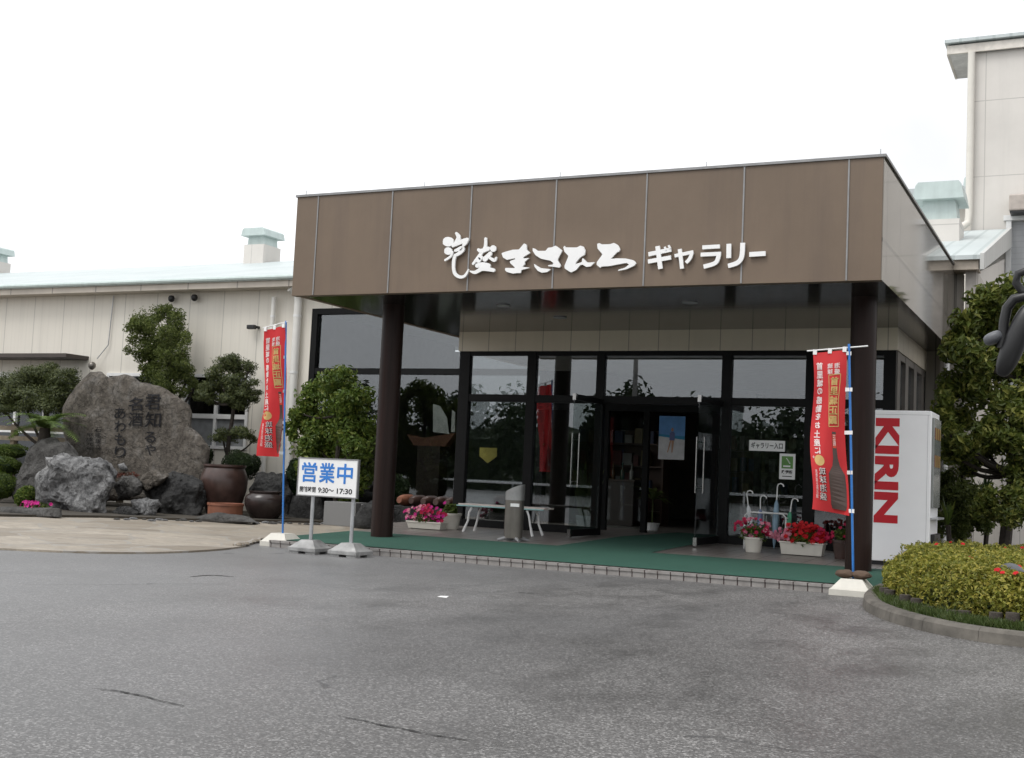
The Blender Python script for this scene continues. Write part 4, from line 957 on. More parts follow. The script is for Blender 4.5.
for sgm in segs:
    g = MB(); idx = sgm + [sgm[-1] + 1]
    A_ = [C[i].copy() for i in idx]; B_ = [inn[i].copy() for i in idx]
    A_[-1] = A_[-1].lerp(A_[-2], .05); B_[-1] = B_[-1].lerp(B_[-2], .05)
    n = len(idx)
    prof = []
    for a, b in zip(A_, B_):
        prof.append([Vector((a.x, a.y, 0)), Vector((a.x, a.y, .08)).lerp(Vector((b.x, b.y, .08)), .08), Vector((a.x, a.y, .105)).lerp(Vector((b.x, b.y, .105)), .25), Vector((b.x, b.y, .105)), Vector((b.x, b.y, 0))])
    for i in range(n - 1):
        for k in range(4): g.quad(prof[i][k], prof[i + 1][k], prof[i + 1][k + 1], prof[i][k + 1])
    for q in (prof[0], prof[-1]): m = len(g.v); g.v += [tuple(v) for v in q]; g.face(range(m, m + 5))
    recalc(g.build('kerb_stone', M['kerb'], t))
g = MB(); g.prism([(c.x, c.y, .001) for c in inn] + [(8, 12.9, .001), (.52, 12.9, .001), (.52, .2, .001)], (0, 0, .088)); tag(recalc(g.build('planting_bed', M['soil'], base=(0, 0, 0))), kind='structure')
# hedge: bushy mass following the island
rng = random.Random(51)
edge = offset_var(C)
def inside_h(x, y):
    """height profile of the hedge at a spot, 0 outside it"""
    dmin = min(math.hypot(x - e.x, y - e.y) for e in edge)
    if y > 2.9: return 0
    # inside test against the edge polygon
    poly = [(e.x, e.y) for e in edge] + [(8, 2.9), (.25, 2.9)]; ins = False
    for i in range(len(poly)):
        (x1, y1), (x2, y2) = poly[i], poly[i - 1]
        if (y1 > y) != (y2 > y) and x < (x2 - x1) * (y - y1) / (y2 - y1) + x1: ins = not ins
    if not ins: return 0
    return .405 * min(1, (dmin / .38 + .32)) ** .6 * (1 + .10 * noise.noise(Vector((x * 1.6, y * 1.6, 3))))
g = MB(); red = []
cnt = 0
while cnt < 36000:
    x = rng.uniform(.12, 4.0); y = rng.uniform(-3.75, 2.9)
    if x > 2.4 and rng.random() < .75: continue
    if rng.random() < .45:
        q = edge[rng.randrange(len(edge))]; x = q.x + rng.uniform(-.05, .3); y = q.y + rng.uniform(-.05, .3)
    h = inside_h(x, y)
    if h <= 0: continue
    near = h < .37
    z = .09 + h * (1 - abs(rng.gauss(0, .10))) if not near else .09 + h * rng.uniform(.02, 1.05)
    k = 1 + .12 * noise.noise(Vector((x * 5, y * 5, 0)))
    leafquad(g, Vector((x, y, z * k)), Vector((rng.gauss(0, .5), rng.gauss(-.2, .5), 1)), .045, rng, .5); cnt += 1
    if not near and rng.random() < .0014: red.append(Vector((x, y, z * k + .03)))
hd = thing('flowering_hedge', 'low yellow green hedge dotted with red flowers inside the kerb', 'hedge', (1.6, -1, .09))
g.build('foliage', M['leaf_hedge'], hd)
g = MB(); blossoms(g, [(q, (rng.gauss(0, .4), -.6, 1)) for q in red], .05, rng); g.build('blossoms', M['petal_red'], hd)
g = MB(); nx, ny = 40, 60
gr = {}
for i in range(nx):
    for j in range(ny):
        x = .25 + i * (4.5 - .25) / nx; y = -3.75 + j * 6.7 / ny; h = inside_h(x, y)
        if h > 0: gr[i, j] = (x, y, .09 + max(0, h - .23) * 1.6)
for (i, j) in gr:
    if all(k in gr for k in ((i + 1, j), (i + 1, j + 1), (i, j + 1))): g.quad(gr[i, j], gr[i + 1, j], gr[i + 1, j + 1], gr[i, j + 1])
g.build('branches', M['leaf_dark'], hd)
# upright log edging in front of the hedge
ed = offset_var(C, 1, -.03); step = 0; last = None; klog = 0
for i, e in enumerate(ed):
    if e.y > -1.6 or e.x > 3.6: continue
    if last is None or (e - last).length > .135:
        last = e; klog += 1
        if klog % 7 in (0, 3): continue
        q = MB(); q.smooth = True; hh = rng.uniform(.05, .12); q.tube([(e.x, e.y, .08), (e.x, e.y, .09 + hh)], [.055, .05], 10)
        tag(q.build('edging_log', M['darkwood']), 'short upright weathered log in the edging between grass and hedge', 'log', 'log edging before the hedge')
g = MB(); gc = offset(C, .14); gd = offset_var(C, 1, -.02)
for _ in range(5200):
    i = rng.randrange(6, len(C) - 20); s = rng.random(); p = gc[i].lerp(gd[i], s).lerp(gc[i + 1].lerp(gd[i + 1], s), rng.random()); h = rng.uniform(.03, .085); l = Vector((rng.gauss(0, .03), rng.gauss(0, .03), 0)); w_ = Vector((rng.uniform(-1, 1), rng.uniform(-1, 1), 0)).normalized() * .005
    p.z = .085; g.quad(p - w_, p + w_, p + l + w_ * .3 + Vector((0, 0, h)), p + l - w_ * .3 + Vector((0, 0, h)))
tag(g.build('grass_strip', M['leaf_grass']), 'fringe of short grass between the curved kerb and the log edging', 'grass', kind='stuff')
# right tree
Yt = 4.4
B = pxblobs([(985, 300, 22), (1010, 292, 20), (965, 325, 20), (995, 330, 26), (1020, 325, 24), (952, 350, 16), (975, 360, 24), (1005, 365, 26), (1030, 360, 24), (950, 385, 18), (978, 392, 22), (1008, 400, 22), (1032, 395, 22), (942, 410, 12), (962, 420, 18), (990, 425, 18), (1025, 425, 18), (948, 440, 10), (975, 445, 12), (1035, 300, 18), (1045, 340, 22), (1040, 440, 14), (952, 455, 13), (1028, 455, 16), (988, 452, 12), (938, 425, 9), (966, 470, 10), (1012, 445, 14)], Yt, .6, rng)
B += pxblobs([(985, 440, 15), (1006, 436, 14), (962, 442, 12), (1022, 448, 13), (948, 428, 9)], Yt - .6, .2, rng); bs = at(1004, 500, 1, Yt); bs.z = .09
tree('broadleaf_tree', 'leafy evergreen tree with dark trunk at the right edge behind the hedge', 'tree', B, bs, limbs_to(bs, B, rng, k=16), 4900, .15, 'leaf_tree', 61, .42, .09)
B = pxblobs([(1016, 470, 17), (1035, 465, 20), (990, 495, 13), (1018, 495, 18), (998, 512, 13), (1035, 505, 18), (980, 512, 11), (1012, 518, 14)], 3.9, .25, rng); bs = at(1015, 525, 1, 3.9); bs.z = .09
tree('dark_shrub', 'dark leafy shrub at the right edge under the tree', 'shrub', B, bs, [], 1900, .10, 'leaf_tree', 62)
B = pxblobs([(945, 500, 14), (960, 510, 16), (940, 520, 12), (975, 515, 14), (955, 492, 12), (985, 525, 12), (935, 500, 12), (948, 478, 11), (970, 492, 13), (988, 505, 13), (932, 535, 12), (960, 530, 14)], 5.4, .3, rng); bs = at(955, 525, 1, 5.4); bs.z = .09
tree('dark_shrub', 'dark shaded shrub between the vending machine and the tree trunk', 'shrub', B, bs, [], 2600, .09, 'leaf_round', 63)
def spiky(name, label, u, v, Y, n, L, seed, mat, stem=None, spread=1.0):
    rng = random.Random(seed); p = at(u, v, 1, Y); t = thing(name, label, 'plant', (p.x, p.y, .09)); g = MB()
    for i in range(n):
        a = rng.uniform(0, 6.28); el = rng.uniform(-.3, 1.3) if spread > .8 else rng.uniform(.9, 1.45); l = L * rng.uniform(.7, 1.1); d = Vector((math.cos(a) * math.cos(el), math.sin(a) * math.cos(el), math.sin(el))); s = d.cross(Vector((0, 0, 1))).normalized() * .02
        m = p + d * l * .55; e = p + d * l + Vector((0, 0, -.22 * l * math.cos(el)))
        g.quad(p - s * .6, m - s, m + s, p + s * .6); g.quad(m - s, e - s * .08, e + s * .08, m + s)
    g.build('leaves', M[mat], t)
    g = MB(); g.smooth = True; g.tube([(p.x, p.y, .09), (p.x + .03, p.y, p.z * .5), (p.x, p.y, p.z)], .035, 8); g.build('stem', M['bark'], t)
spiky('dracaena', 'spiky narrow leaved plant against the wall left of the tree trunk', 963, 472, 5.6, 46, .55, 71, 'leaf_round')
spiky('dracaena', 'lower spiky plant just right of the vending machine', 985, 498, 5.8, 34, .45, 72, 'leaf_dark')
spiky('upright_plant', 'small plant with upright green blades behind the left of the hedge', 948, 525, 4.4, 16, .42, 73, 'leaf_bush', spread=.5)
# dark wall base behind shrubs
# garden spotlight in the hedge
p = at(1012, 573, 1, -2.75); t = thing('garden_spotlight', 'grey dome shaped spotlight standing in the hedge at the right edge', 'lamp', (p.x, p.y, .09))
g = MB(); g.smooth = True
bm = bmesh.new(); bmesh.ops.create_uvsphere(bm, u_segments=24, v_segments=14, radius=.115)
for q in bm.verts:
    q.co = (q.co.x * 1.0, q.co.y * 1.15, q.co.z * .85)
g.bm(bm, Matrix.Translation((p.x, p.y, p.z - .02)) @ Matrix.Rotation(.5, 4, 'Y')); bm.free(); g.build('hood', simple('dull dark grey lamp paint', (.075, .08, .088), .5, var=.3), t)
g = MB(); g.smooth = True; g.tube([(p.x, p.y, .09), (p.x, p.y, p.z - .05)], .02, 8); g.build('stem', M['rubber'], t)
g = MB(); g.smooth = True; g.tube([(p.x + .06, p.y - .09, p.z - .05), (p.x + .10, p.y - .16, p.z - .06)], [.08, .085], 16); g.build('lens', M['rubber'], t)

# ================================================================== THINGS UNDER THE CANOPY
# vending machine
vy = 2.4; zv = ramp(vy); vx1 = at(930.5, 480, 1, vy).x; vx0 = vx1 - .99; vt = at(930, 411, 1, vy).z
t = thing('vending_machine', 'tall white drinks vending machine with big red lettering on its side', 'vending machine', ((vx0 + vx1) / 2, vy + .4, zv))
g = MB(); g.box(vx0, vx1, vy, vy + .80, zv + .05, vt, .012); g.build('cabinet', simple('glossy white cabinet', (.88, .88, .89), .3, var=.015), t)
g = MB(); g.box(vx0 + .03, vx1 - .03, vy + .02, vy + .78, zv, zv + .051); g.build('plinth', M['rubber'], t)
g = MB(); g.box(vx0 + .02, vx1 - .02, vy - .0015, vy - .0004, vt - .055, vt - .051); g.build('top_seam', M['grey_metal'], t); g = MB(); g.box(vx1 - .045, vx1 - .041, vy - .0015, vy - .0004, zv + .06, vt - .056); g.build('door_seam', M['grey_metal'], t)
l0, l1 = at(874.5, 480, 1, vy).x, at(898.5, 480, 1, vy).x
g = MB(); zt, zb = at(886, 418, 1, vy).z, at(886, 523, 1, vy).z
put_text(g, 'KIRIN', l0, zb, l1, zt, lambda a, b: (a, vy - .003, b), .05, rot=1); g.build('lettering', M['red'], t)
g = MB(); g.box(vx1 + .0005, vx1 + .03, vy + .06, vy + .74, zv + .75, vt - .08, .006); dp = g.build('display_front', simple('grey display panel', (.22, .23, .22), .2), t)
g = MB(); g.box(vx1 + .001, vx1 + .05, vy + .1, vy + .7, zv + .30, zv + .42, .008); g.build('dispensing_flap', M['rubber'], t)
g = MB(); g.box(vx1 + .001, vx1 + .09, vy + .05, vy + .72, zv + .60, zv + .63, .006); g.build('ledge', M['grey_metal'], t)
for zz in (vt - .35, vt - .7):
    for k in range(6): g = MB(); g.box(vx1 + .0305, vx1 + .036, vy + .12 + k * .1, vy + .17 + k * .1, zz, zz + .15); g.build('drink_sample', M['gold_can'] if k % 2 else M['terracotta'], dp)
# bench
pA, pB = Vector((-6.62, 3.0, ramp(3.0))), Vector((-5.42, 3.0, ramp(3.0)))
t = thing('bench', 'pale slatted bench with curved white legs before the glass front', 'bench', (-6.0, 3.2, ramp(3.2)))
sz_ = at(500, 506, 1, 3.0).z; cols = [simple('pinkish white slat', (.58, .50, .46), .5), simple('pale slat', (.60, .57, .54), .5), simple('turquoise slat', (.30, .52, .52), .5)]
for k, (y0, y1, m_) in enumerate(((2.92, 2.97, 2), (2.98, 3.09, 0), (3.10, 3.21, 1), (3.22, 3.33, 0))):
    g = MB(); g.box(-6.74, -5.28, y0, y1, sz_ - .02 - (.012 if m_ == 2 else 0), sz_ + .008 - (.022 if m_ == 2 else 0), .006); g.build('slat', cols[m_], t)
for x, s in ((-6.55, -1), (-5.50, 1)):
    for y in (2.97, 3.28):
        g = MB(); g.smooth = True; sgn = -1 if y < 3.1 else 1
        g.tube([(x - s * .06, y, sz_ - .045), (x - s * .02, y + sgn * .01, sz_ - .12), (x, y, sz_ - .25), (x + s * .06, y + sgn * .03, ramp(y) + .004)], [.018, .016, .016, .022], 8); g.build('leg', M['sill_white'], t)
    g = MB(); g.smooth = True; g.tube([(x - s * .06, 2.97, sz_ - .03), (x - s * .06, 3.28, sz_ - .03)], .014, 8); g.build('bracket', M['sill_white'], t)
# ashtray stand
p = plat(513, 541); zz = p.z; r = 9.5 / ppm(p); hb = at(513, 500, 1, p.y).z; ht = at(513, 484, 1, p.y).z
t = thing('ashtray_stand', 'cylindrical steel ashtray bin with slanted lid in front of the bench', 'ashtray bin', p)
g = MB(); g.smooth = True; g.lathe([(r, .045), (r, hb - zz)], p, 32); g.build('body', M['steel'], t)
g = MB(); n = len(g.v); seg = 32; g.smooth = True
for zf in (0, 1):
    for k in range(seg):
        a = 2 * math.pi * k / seg; x, y = r * 1.03 * math.cos(a), r * 1.03 * math.sin(a)
        z = hb if zf == 0 else hb + (ht - hb) * (.45 + .55 * (x / r + 1) / 2); g.v.append((p.x + x, p.y + y, z))
for k in range(seg): g.face((k, (k + 1) % seg, seg + (k + 1) % seg, seg + k))
g.smooth = False; g.face(range(seg, 2 * seg)); g.build('lid', simple('worn steel lid', (.33, .33, .325), .45, .6), t)
g = MB(); g.box(p.x, p.x + r * 1.0, p.y - r * .99 - .004, p.y - r * .9, hb - .09, hb - .045); g.build('notice', M['white'], t)
g = MB(); g.smooth = True
for k in range(4):
    a = math.pi / 4 + k * math.pi / 2; g.tube([(p.x, p.y, zz + .045), (p.x + math.cos(a) * r, p.y + math.sin(a) * r, zz + .04), (p.x + math.cos(a) * r * 1.75, p.y + math.sin(a) * r * 1.75, zz + .012)], [.03, .025, .018], 8)
g.build('foot', M['grey_metal'], t)
# flower boxes and pots
def flowers(name, label, cat, u0, u1, vt_, vb, kind, y, kinds, seed, box=True, spread=1.15, vtop=None, nbl=70):
    rng = random.Random(seed); um = (u0 + u1) / 2; p = at(um, vb, 1, y); zb_ = ramp(y) if y > -1 else 0; p.z = zb_; k = ppm(p); hw = (u1 - u0) / 2 / k; h = max(at(um, vt_, 1, y).z - zb_, .12)
    t = thing(name, label, cat, p); g = MB()
    if box:
        d_ = .11
        lo = [(p.x - hw * .92, p.y - d_ * .8), (p.x + hw * .92, p.y - d_ * .8), (p.x + hw * .92, p.y + d_ * .8), (p.x - hw * .92, p.y + d_ * .8)]; hi = [(p.x - hw, p.y - d_), (p.x + hw, p.y - d_), (p.x + hw, p.y + d_), (p.x - hw, p.y + d_)]
        for i in range(4):
            j = (i + 1) % 4; g.quad((*lo[i], zb_ + .01), (*lo[j], zb_ + .01), (*hi[j], zb_ + h - .02), (*hi[i], zb_ + h - .02))
        g.box(p.x - hw - .012, p.x + hw + .012, p.y - d_ - .012, p.y + d_ + .012, zb_ + h - .021, zb_ + h, .005); g.quad(*[(*q, zb_ + .01) for q in lo[::-1]])
    else:
        g.smooth = True; g.lathe([(hw * .72, 0), (hw * .95, h * .86), (hw * 1.03, h * .87), (hw * 1.03, h), (hw * .9, h), (hw * .88, h * .9)], p, 28)
    g.build('planter', kind, t)
    c = Vector((p.x, p.y, zb_ + h + .05)); top = (at(um, vtop, 1, y).z - zb_ - h) if vtop else .2
    rv = (hw * spread, .16, top)
    g = MB(); crown(g, [(c, (rv[0] * .95, rv[1], rv[2] * .8))], 420, .06, rng, .5, .3); g.build('foliage', M['leaf_ball'], t)
    for m_, share, lo_, hi_ in kinds:
        pts = []
        for _ in range(int(nbl * share)):
            d = Vector((rng.uniform(lo_, hi_), -abs(rng.gauss(0, .6)), rng.uniform(-.25, 1))); q = Vector((d.x, d.y / max(1, abs(d.y)) * .9, d.z * math.sqrt(max(.05, 1 - d.x * d.x * .8))))
            pts.append((c + Vector((q.x * rv[0], q.y * rv[1] * 1.05, q.z * rv[2])), (q.x * .4, -1, .5 + q.z * .3)))
        g = MB(); blossoms(g, pts, .062, rng); g.build('blossoms', M[m_], t)
flowers('flower_box', 'white flower box of pink and magenta blooms beside the left column', 'flower box', 407, 446, 521.5, 534, M['white_plastic'], 3.0, [('petal_magenta', .5, -1, 1), ('petal_pink', .4, -1, .3), ('petal_crimson', .3, -.2, 1)], 81, True, 1.15, 508, 95)
flowers('flower_pot', 'pale round pot just right of the pink flower box', 'flower pot', 438, 461, 513, 531, M['white_plastic'], 3.35, [('petal_magenta', .1, -1, 0)], 82, False, .9, 502, 20)
flowers('flower_pot', 'round beige pot of crimson and pink flowers by the umbrella stand', 'flower pot', 743, 763, 537, 553, M['white_plastic'], 3.0, [('petal_crimson', .65, -1, 1), ('petal_pink', .35, -.5, 1)], 83, False, 1.9, 521, 60)
flowers('flower_box', 'long white flower box of bright red blooms left of the right column', 'flower box', 781, 824, 542, 557, M['white_plastic'], 3.0, [('petal_pink', .3, -1.25, -.45), ('petal_red', .9, -.75, .85), ('petal_crimson', .15, .6, 1.1)], 84, True, 1.2, 526, 120)
flowers('flower_pot', 'dark red brown pot half hidden behind the right column', 'flower pot', 832, 852, 540, 560, M['jar'], 2.9, [('petal_crimson', .4, -1, 1)], 85, False, 1.0, 527, 24)
# umbrella stand with umbrellas
ux0, ux1 = at(746, 510, 1, 3.55).x, at(787, 510, 1, 3.55).x; uz = ramp(3.55)
t = thing('umbrella_stand', 'thin white metal umbrella stand against the right glass pane', 'umbrella stand', ((ux0 + ux1) / 2, 3.6, uz))
for yq in (3.5, 3.75):
    g = MB(); g.smooth = True; zt_ = uz + .52
    g.tube([(ux0, yq, uz), (ux0, yq, zt_ - .05), (ux0 + .05, yq, zt_), (ux1 - .05, yq, zt_), (ux1, yq, zt_ - .05), (ux1, yq, uz)], .012, 8); g.build('hoop', M['sill_white'], t)
g = MB(); g.smooth = True
for x in (ux0, ux1): g.tube([(x, 3.5, uz + .1), (x, 3.75, uz + .1)], .01, 8); g.tube([(x, 3.5, uz + .46), (x, 3.75, uz + .46)], .01, 8)
g.build('crossbar', M['sill_white'], t)
for i, (dx, col, lab, tilt, hh) in enumerate(((.10, (.62, .64, .66), 'clear white folded umbrella leaning at the left of the umbrella stand', -.12, .78), (.2, (.16, .2, .34), 'dark blue folded umbrella in the umbrella stand beside the clear one', -.02, .72), (.40, (.22, .33, .42), 'grey blue folded umbrella with a big curved handle in the stand', .02, .90), (.55, (.06, .30, .17), 'green folded umbrella at the right of the umbrella stand', .08, .70))):
    x = ux0 + dx; t2 = thing('umbrella', lab, 'umbrella', (x, 3.62, uz))
    bot = Vector((x, 3.62, uz + .02)); top = Vector((x + tilt, 3.64, uz + hh)); g = MB(); g.smooth = True
    g.tube([bot, bot.lerp(top, .1), bot.lerp(top, .45), bot.lerp(top, .72), bot.lerp(top, .78)], [.006, .022, .045, .03, .01], 10); g.build('canopy', simple('umbrella cloth', col, .5), t2)
    g = MB(); g.smooth = True; hk = [bot.lerp(top, .7), top] + [top + Vector((.045 - .045 * math.cos(a), 0, .045 * math.sin(a))) for a in (.8, 1.6, 2.4, 3.1)]; g.tube(hk, .009, 8); g.build('handle', M['sill_white'], t2)
# notices on the glass
def notice(name, label, u0, v0, u1, v1, y, build):
    a, b = at(u0, v1, 1, y), at(u1, v0, 1, y); t = thing(name, label, 'notice', ((a.x + b.x) / 2, y, a.z))
    g = MB(); g.box(a.x, b.x, y, y + .006, a.z, b.z); g.build('board', M['white'], t); build(t, a, b)
yn = YW + .018
def b1_(t, a, b):
    g = MB(); put_text(g, 'ギャラリー入口', a.x + .03, a.z + .035, b.x - .03, b.z - .03, lambda p, q: (p, yn - .003, q), .02); g.build('lettering', M['black'], t)
notice('entrance_notice', 'white notice naming the gallery entrance on the glass right of the doors', 749, 441, 785, 450.5, yn, b1_)
def b2_(t, a, b):
    w_, h_ = b.x - a.x, b.z - a.z
    g = MB(); g.box(a.x + .14 * w_, b.x - .14 * w_, yn - .003, yn - .0005, a.z + .42 * h_, b.z - .1 * h_); g.build('green_panel', simple('green print', (.10, .26, .05), .5), t)
    g = MB(); g.box(a.x + .25 * w_, b.x - .3 * w_, yn - .005, yn - .0035, a.z + .48 * h_, a.z + .54 * h_)
    for k in range(5): g.box(a.x + (.42 + .05 * k) * w_, a.x + (.49 + .05 * k) * w_, yn - .005, yn - .0035, a.z + (.80 - .045 * k) * h_, a.z + (.83 - .045 * k) * h_)
    g.build('cigarette_symbol', M['white'], t)
    g = MB(); put_text(g, '喫煙所', a.x + .16 * w_, a.z + .2 * h_, b.x - .16 * w_, a.z + .36 * h_, lambda p, q: (p, yn - .003, q), .03); g.box(a.x + .2 * w_, b.x - .2 * w_, yn - .003, yn - .001, a.z + .10 * h_, a.z + .13 * h_); g.build('lettering', M['black'], t)
notice('smoking_area_notice', 'small white and green smoking area notice on the glass', 779, 454, 795.5, 479, yn, b2_)
# things inside
yi = 6.13
a, b = at(658, 459, 1, yi), at(685.5, 416.5, 1, yi); t = thing('beach_poster', 'blue and white beach poster hanging in the doorway', 'poster', ((a.x + b.x) / 2, yi, a.z)); w_, h_ = b.x - a.x, b.z - a.z
g = MB(); g.box(a.x, b.x, yi, yi + .005, a.z, b.z); g.build('sheet', simple('poster sand', (.55, .54, .55), .6), t)
g = MB(); g.prism([(a.x, yi - .002, a.z + .55 * h_), (b.x, yi - .002, a.z + .49 * h_), (b.x, yi - .002, b.z), (a.x, yi - .002, b.z)], (0, .0015, 0)); g.build('printed_sky', simple('poster sky', (.12, .30, .62), .6), t)
g = MB(); g.prism([(a.x, yi - .004, a.z + .53 * h_), (b.x, yi - .004, a.z + .46 * h_), (b.x, yi - .004, a.z + .54 * h_), (a.x, yi - .004, a.z + .58 * h_)], (0, .0015, 0)); g.build('printed_sea', simple('poster sea', (.03, .24, .42), .6), t)
g = MB(); cx, cz = a.x + .52 * w_, a.z
def pp_(pts): g.prism([(a.x + x * w_, yi - .006, a.z + z * h_) for x, z in pts], (0, .0015, 0))
pp_([(.42, .44), (.62, .44), (.62, .6), (.56, .64), (.48, .64), (.42, .6)]); g.build('printed_blouse', simple('poster navy', (.12, .14, .3), .6), t)
g = MB(); pp_([(.50, .44), (.60, .44), (.55, .16), (.51, .16)]); pp_([(.44, .44), (.50, .44), (.38, .16), (.34, .16)]); pp_([(.48, .65), (.56, .65), (.57, .70), (.52, .74), (.47, .70)]); g.build('printed_figure', simple('poster skin', (.45, .26, .17), .6), t)
def potted(name, label, u, vb, y, hw, h, mat, builder, seed):
    p = at(u, vb, 1, y); p.z = ZF; t = thing(name, label, 'plant', p); g = MB(); g.smooth = True
    g.lathe([(hw * .75, 0), (hw, h * .9), (hw * 1.05, h), (hw * .9, h)], p, 24); g.build('pot', mat, t); g = MB(); rng = random.Random(seed); builder(g, p, rng); g.build('leaves', M['leaf_round'], t)
def sans(g, p, rng):
    for i in range(16):
        a = rng.uniform(0, 6.3); q = p + Vector((math.cos(a) * .1, math.sin(a) * .1, .25)); l = rng.uniform(.6, 1.0); e = q + Vector((math.cos(a) * .18, math.sin(a) * .18, l)); s = Vector((-math.sin(a), math.cos(a), 0)) * .03
        m = q.lerp(e, .6); g.quad(q - s, m - s * 1.1, m + s * 1.1, q + s); g.quad(m - s * 1.1, e - s * .1, e + s * .1, m + s * 1.1)
potted('snake_plant', 'tall snake plant in a white pot behind the left door leaf', 585, 538, 4.6, .16, .28, M['white'], sans, 91)
def palm(g, p, rng):
    for i in range(18):
        a = rng.uniform(0, 6.3); q = p + Vector((0, 0, .55)); l = rng.uniform(.3, .5); e = q + Vector((math.cos(a) * l, math.sin(a) * l, rng.uniform(-.1, .25))); s = Vector((-math.sin(a), math.cos(a), 0)) * .05; m = q.lerp(e, .5) + Vector((0, 0, .08))
        g.quad(q - s * .2, m - s, m + s, q + s * .2); g.quad(m - s, e, e, m + s) if False else g.quad(m - s, e - s * .05, e + s * .05, m + s)
    g.tube([p + Vector((0, 0, .1)), p + Vector((0, 0, .55))], .012, 6)
potted('potted_palm', 'small broad leaved plant in a white pot inside the open doors', 652, 524, 7.4, .14, .13, M['white'], palm, 92)
a, b = at(479, 463, 1, 4.9), at(497, 448, 1, 4.9); g = MB(); g.prism([(a.x, 4.9, b.z), (b.x, 4.9, b.z), (b.x, 4.9, a.z + .12), ((a.x + b.x) / 2, 4.9, a.z), (a.x, 4.9, a.z + .12)], (0, .006, 0)); tag(g.build('yellow_pennant', simple('yellow cloth', (.36, .30, .06), .8)), 'yellow pointed cloth hanging inside the left front pane', 'pennant')
# display counters with bottles inside
for i, (x0, x1, y, lab) in enumerate(((-7.1, -5.9, 8.5, 'dark display counter with rows of bottles left of the inner doorway'), (-2.0, -.8, 7.5, 'dark display counter with bottles behind the right glass pane'))):
    t = thing('display_counter', lab, 'counter', ((x0 + x1) / 2, y, ZF)); g = MB(); g.box(x0, x1, y, y + .5, ZF, ZF + .85, .01); g.build('cabinet', simple('counter wood', (.035, .02, .014), .4), t)
    g = MB(); g.box(x0 - .02, x1 + .02, y - .02, y + .52, ZF + .851, ZF + .89, .006); g.build('counter_top', simple('counter top', (.06, .035, .022), .3), t)
    for k in range(6):
        x = x0 + .12 + k * .19; q = MB(); q.smooth = True; q.lathe([(.04, 0), (.045, .02), (.045, .16), (.016, .22), (.014, .29), (.018, .30), (.018, .32)], (x, y + .2, ZF + .89), 14)
        tag(q.build('bottle', simple('bottle glass', ((.10, .05, .02), (.05, .10, .06), (.35, .33, .30))[k % 3], .15)), 'dark bottle in the row standing on the display counter ' + ('left of the inner doorway' if i == 0 else 'behind the right glass pane'), 'bottle', 'bottles on the ' + ('left' if i == 0 else 'right') + ' display counter')
# model sailing boat in the big window
p = at(432, 443, 1, 8.3); t = thing('model_boat', 'wooden model sailing boat with white ribbed sail inside the big left window', 'model boat', (p.x, 8.3, ZF))
g = MB(); zb_ = at(430, 446, 1, 8.3).z; x0, x1 = at(409, 440, 1, 8.3).x, at(457, 440, 1, 8.3).x
g.prism([(x0, 8.2, zb_ + .22), (x0 + .18, 8.2, zb_), (x1 - .22, 8.2, zb_), (x1, 8.2, zb_ + .28), (x0 + .4, 8.2, zb_ + .16)], (0, .22, 0)); g.build('hull', simple('boat timber', (.15, .055, .028), .5), t)
g = MB(); P = [at(433, 432, 1, 8.3), at(433, 404, 1, 8.3), at(440, 406, 1, 8.3), at(447, 418, 1, 8.3), at(449, 434, 1, 8.3)]; g.prism([(q.x, 8.3, q.z) for q in P], (0, .01, 0)); P = [at(452, 410, 1, 8.3), at(455, 412, 1, 8.3), at(455, 432, 1, 8.3), at(451, 432, 1, 8.3)]; g.prism([(q.x, 8.3, q.z) for q in P], (0, .01, 0)); g.build('sail', simple('sail cloth', (.62, .60, .55), .8), t)
g = MB(); g.box(x0 + .3, x1 - .3, 8.15, 8.5, ZF, zb_ - .001); g.build('stand', simple('dark stand wood', (.03, .018, .012), .5), t)
# row of lying jars on a low bench by the big window
jy = 5.3; jb = at(425, 507.5, 1, jy).z
t = thing('jar_shelf', 'low dark stone shelf carrying the row of lying jars', 'shelf', (-8.8, jy + .2, .023)); g = MB(); g.box(-9.55, -7.9, jy - .02, jy + .62, .023, jb - .002, .01); g.build('top_slab', M['rock_dark'], t)
for i, u in enumerate((399, 411, 423, 435.5, 447)):
    p = at(u, 501, 1, jy); r = .105; q = MB(); q.smooth = True; prof = [(r * .5, .0), (r * .62, .02), (r * .62, .05), (r * .85, .09), (r, .2), (r, .4), (r * .6, .52)]
    m = MB(); m.lathe(prof, (0, 0, 0), 24); q.v = [(p.x + a_, jy + c_, jb + r + b_) for a_, b_, c_ in m.v]; q.f = m.f; q.m = m.m; q.sm = [True] * len(m.f)
    tag(q.build('lying_jar', M['jar'] if i else M['terracotta']), 'reddest jar lying at the left end of the shelf row' if i == 0 else 'brown jar lying on its side in the shelf row before the big window', 'jar', None if i == 0 else 'brown jars lying in a row')

# ================================================================== FLAGS AND OPENING SIGN
redcloth = NT('red banner cloth')
redcloth.set(color=redcloth.ramp(redcloth.noise(3, 3), [(.3, (.62, .028, .034)), (.7, (.70, .042, .048))]), rough=.75)
_tr = redcloth.node('ShaderNodeBsdfTranslucent'); _tr.inputs[0].default_value = (.75, .06, .06, 1); _mx = redcloth.node('ShaderNodeMixShader'); _mx.inputs[0].default_value = .3
redcloth.l.new(redcloth.p.outputs[0], _mx.inputs[1]); redcloth.l.new(_tr.outputs[0], _mx.inputs[2]); redcloth.l.new(_mx.outputs[0], redcloth.out.inputs[0]); M['banner'] = redcloth.mat
M['gold'] = simple('banner gold print', (.55, .36, .13), .6); M['pinkwhite'] = simple('banner white print', (.78, .66, .64), .7); M['bottlebrown'] = simple('banner bottle print', (.075, .05, .042), .6); M['bottlered'] = simple('banner label print', (.55, .07, .035), .7)
